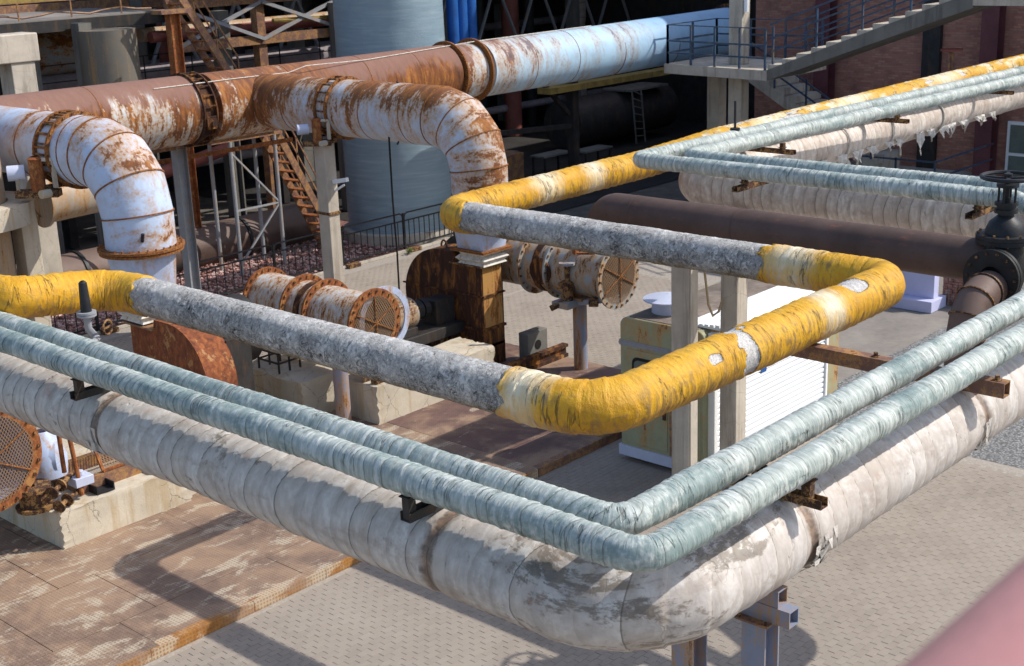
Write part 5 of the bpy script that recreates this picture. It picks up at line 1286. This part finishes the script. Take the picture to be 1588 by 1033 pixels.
pipe('shell', M['darksteel'], t, path([(40.5, 34.2, 1.2), (47.0, 34.2, 1.2)], .2), .95, 36)
MB().box(43.6, 46.2, 33.2, 34.6, 2.16, 2.24).build('platform', M['concd'], t)
for x_ in (43.7, 44.3): MB().bar((x_, 33.0, .1), (x_, 33.2, 2.16), .05).build('ladder_rail', M['concd'], t)
for i in range(7): MB().bar((43.7, 33.02+.02*i, .4+.3*i), (44.3, 33.02+.02*i, .35+.27*i), .04).build('rung', M['concd'], t)
for i, (x_, y_, r_) in enumerate(((37.0, 31.8, .2), (38.6, 31.2, .5), (36.0, 33.6, -.1))):
    t = thing('work_table', ('low table with a stool-height top by the braced post', 'long low table in shade below the flaking blue duct', 'small side table beside the dark tank')[i], 'table', (x_, y_, 0), 'tables in the shade')
    MB().box(x_-.8, x_+.8, y_-.35, y_+.35, .7, .76).build('top', M['concd'], t)
    for sx in (-.7, .7):
        for sy in (-.28, .28): MB().bar((x_+sx, y_+sy, 0), (x_+sx, y_+sy, .7), .06).build('leg', M['darksteel'], t)
t = thing('crate', 'rust brown crate in the shade beyond the branch duct elbow', 'crate', (33.5, 31.5, 0)); MB().box(32.5, 34.6, 31, 32, .3, 1.2).box(32.4, 34.7, 30.9, 32.1, .15, .3).build('body', M['rustbeam'], t, .02)
o = MB().box(34.5, 42, 29.6, 30.2, 3.25, 3.45).build('yellow_girder', M['yellowpaint'], off=(40, 30, 3.2)); tag(o, 'long worn yellow girder below the concrete platform', 'girder')

# ------------------------------------------------------------------ concrete platform with stairs
t = thing('concrete_platform', 'concrete platform with thin navy railings and concrete stairs rising beside it', 'platform', (34, 22, 0))
zp = 4.57
MB().prism([(32.9, 20.3, zp-.28), (33.45, 24.2, zp-.28), (36.2, 24.2, zp-.28), (36.2, 20.3, zp-.28)], (0, 0, .28)).build('slab', M['concg'], t)
for (x_, y_) in ((34.2, 22.05), (35.9, 23.95)): MB().box(x_-.22, x_+.22, y_-.22, y_+.22, 0, zp-.28).build('pillar', M['concg'], t, .02)
for p_, q_, k_ in (((32.97, 20.4), (33.5, 24.1), 4), ((33.5, 24.1), (36.1, 24.1), 2), ((36.1, 20.4), (36.1, 24.1), 3)):
    for z_ in (.33, .68, 1.14): MB().bar((*p_, zp+z_), (*q_, zp+z_), .03 if z_ > 1 else .05).build('rail', M['navy'], t)
    for i in range(k_+1):
        u = i/k_; x_, y_ = p_[0]+(q_[0]-p_[0])*u, p_[1]+(q_[1]-p_[1])*u; MB().bar((x_, y_, zp), (x_, y_, zp+1.14), .055).build('baluster', M['navy'], t)
MB().box(33.98, 34.42, 21.83, 22.27, zp, 6.6).build('upper_post', M['concg'], t, .02)
n = 13; run, rise = .448, .166
for i in range(n):
    y1 = 20.3-run*i
    MB().box(32.95, 34.9, y1-run-.02, y1, zp+rise*i, zp+rise*(i+1)).build('step', M['concg'], t)
e = (20.3-run*n, zp+rise*n)
MB().prism([(32.93, 20.32, zp-.28), (32.93, 20.32, zp+.01), (32.93, e[0], e[1]-.01), (32.93, e[0], e[1]-.40)], (1.99, 0, 0)).build('flight', M['concd'], t)
MB().box(32.9, 37.0, e[0]-2.6, e[0]-.001, e[1]-.34, e[1]+.02).build('landing', M['concg'], t)
for q in (33.05, 34.8):
    for k_ in (.4, .76, 1.14): MB().bar((q, 20.3, zp+k_+.1), (q, e[0], e[1]+k_), .045).build('rail', M['navy'], t)
    for i in (0, 3, 6, 9, 12): MB().bar((q, 20.2-run*i, zp+rise*i), (q, 20.2-run*i, zp+rise*i+1.2), .05).build('baluster', M['navy'], t)
MB().cyl((34.1, 21.76, zp+1.5), (34.1, 21.76, zp+1.95), .07, n=10).cyl((34.1, 21.76, zp+1.95), (34.1, 21.76, zp+2.2), .04, n=8).build('spray_bottle', M['shutter'], t)

# ------------------------------------------------------------------ brick building
t = thing('brick_building', 'soot-darkened red brick building with maroon steel columns', 'building', (42, 20, 0))
MB().box(42.0, 56, 6.0, 26.4, 0, 16.2).build('wall', M['brick'], t)
for y_, lb in ((17.6, 0), (23.4, 0), (19.7, 1), (13.2, 0)):
    m_ = MB()
    if lb: m_.box(41.8, 42.0, y_-.3, y_+.3, 0, 15)
    else: hbeam(m_, 41.6, y_, 0, 15, .5, .55)
    m_.build('column', M['darksteel'] if lb else M['maroon'], t)
for (y0_, y1_, z0_, z1_) in ((15.3, 17.05, .2, 2.25), (10.2, 11.8, .3, 2.2)):
    w = MB().box(41.9, 42.0, y0_, y1_, z0_, z1_).build('window', M['shutter'], t)
    for a, b in ((y0_+.1, (y0_+y1_)/2-.05), ((y0_+y1_)/2+.05, y1_-.1)):
        for c, d in ((z0_+.1, (z0_+z1_)/2-.05), ((z0_+z1_)/2+.05, z1_-.1)): MB().box(41.88, 41.9, a, b, c, d).build('pane', M['glass'], w)
t = thing('side_terrace', 'shaded concrete terrace with navy railing at brick building foot', 'terrace', (40, 20, 0))
MB().box(37.5, 41.9, 17.3, 25, 0, .55).build('slab', M['concg'], t, .02)
for z_ in (.5, 1.0): MB().bar((37.6, 17.4, .55+z_), (37.6, 24.9, .55+z_), .05).bar((37.6, 17.4, .55+z_), (41.7, 17.4, .55+z_), .05).build('rail', M['navy'], t)
for y_ in np.arange(17.4, 25, 1.25): MB().bar((37.6, y_, .55), (37.6, y_, 1.6), .05).build('baluster', M['navy'], t)
t = thing('lower_stairs', 'shaded concrete stairs with navy rails going down along the brick wall', 'stairs', (40, 24, 0))
MB().prism([(39.4, 25.4, 4.0), (39.4, 25.4, 3.6), (39.4, 20.2, .6), (39.4, 20.2, 1.0)], (1.6, 0, 0)).build('flight', M['concg'], t)
for i in range(12): MB().box(39.42, 40.98, 25.3-.43*(i+1), 25.3-.43*i, 3.95-.25*i-.2, 3.98-.25*i).build('step', M['concg'], t)
for k_ in (.5, .95): MB().bar((39.4, 25.4, 4.0+k_), (39.4, 20.2, 1.0+k_), .05).build('rail', M['navy'], t)
for i in range(5): MB().bar((39.4, 25.2-1.2*i, 3.9-.69*i), (39.4, 25.2-1.2*i, 4.95-.69*i), .05).build('baluster', M['navy'], t)
t = thing('stem_valve', 'faded valve handwheel on a tall stem behind the far yellow pipe', 'valve', (33.9, 15.4, 0))
MB().cyl((33.9, 15.4, 4.0), (33.9, 15.4, 5.2), .06, n=10).cyl((33.78, 15.4, 4.5), (33.78, 15.4, 5.1), .03, n=6).cyl((34.02, 15.4, 4.5), (34.02, 15.4, 5.1), .03, n=6).cyl((33.2, 15.4, 4.1), (41.9, 15.4, 4.1), .16, n=14).build('stem', M['rustbeam'], t)
MB().tube([(33.9+.26*math.cos(a), 15.4+.26*math.sin(a), 5.2) for a in np.linspace(0, 6.2832, 25)], .03, 6).bar((33.64, 15.4, 5.2), (34.16, 15.4, 5.2), .04).bar((33.9, 15.14, 5.2), (33.9, 15.66, 5.2), .04).build('handwheel', M['redpipe'], t)
o = MB().cyl((18.4, 11.92, 5.3), (18.4, 11.92, 5.85), .02, n=8).cyl((18.4, 11.92, 5.38), (18.4, 11.92, 5.42), .08, n=12).build('marker_rod', M['blackiron'], off=(18.4, 11.92, 5.3)); tag(o, 'short black rod standing on the far green pipes', 'rod')
# foam boards and brick stack
t = thing('foam_board', 'tall lilac foam board standing on its foot block near bricks', 'board', (28, 13.4, 0))
MB().box(28.0, 28.25, 12.82, 14.6, .26, .95).build('panel', M['foam'], t, .01); 
o = MB().box(27.7, 28.45, 12.72, 14.7, 0, .26).build('foam_block', M['foam'], bevel=.01, off=(28, 13.6, 0)); tag(o, 'low lilac foam block lying flat under the standing board', 'block')
t = thing('brick_stack', 'neat stack of old red bricks beside the lilac foam board', 'bricks', (29.2, 12.4, 0))
bm_ = MB().box(-.115, .115, -.055, .055, -.028, .028).build('brick', M['brickp']); me_ = bm_.data; bpy.data.objects.remove(bm_)
for k in range(12):
    for i in range(5):
        for j in range(8):
            if 0 < i < 4 and 0 < j < 7 and k < 11: continue
            b_ = link_mesh('brick', me_, t)
            b_.location = (-.5+i*.245+random.uniform(-.015, .015), -.42+j*.12+random.uniform(-.006, .006), .03+k*.062)
            b_.rotation_euler = (0, 0, random.uniform(-.05, .05))
# blurred handrail just in front of the viewer
t = thing('red_handrail', 'broad faded red handrail close by, running toward the yard', 'handrail', (1.2, .27, 7.0))
MB().tube([(-.6, .262, 7.975), (.4, .262, 7.975), (2.6, .262, 7.975)], .16, 32).build('rail', M['pink'], t)
for x_ in (-.5, 2.5): MB().cyl((x_, .262, 5.5), (x_, .262, 7.9), .05, n=12).build('stanchion', M['pink'], t)
MB().box(-3, 3.2, -1.5, .4, 5.3, 5.5).build('walkway', M['maroon'], t)
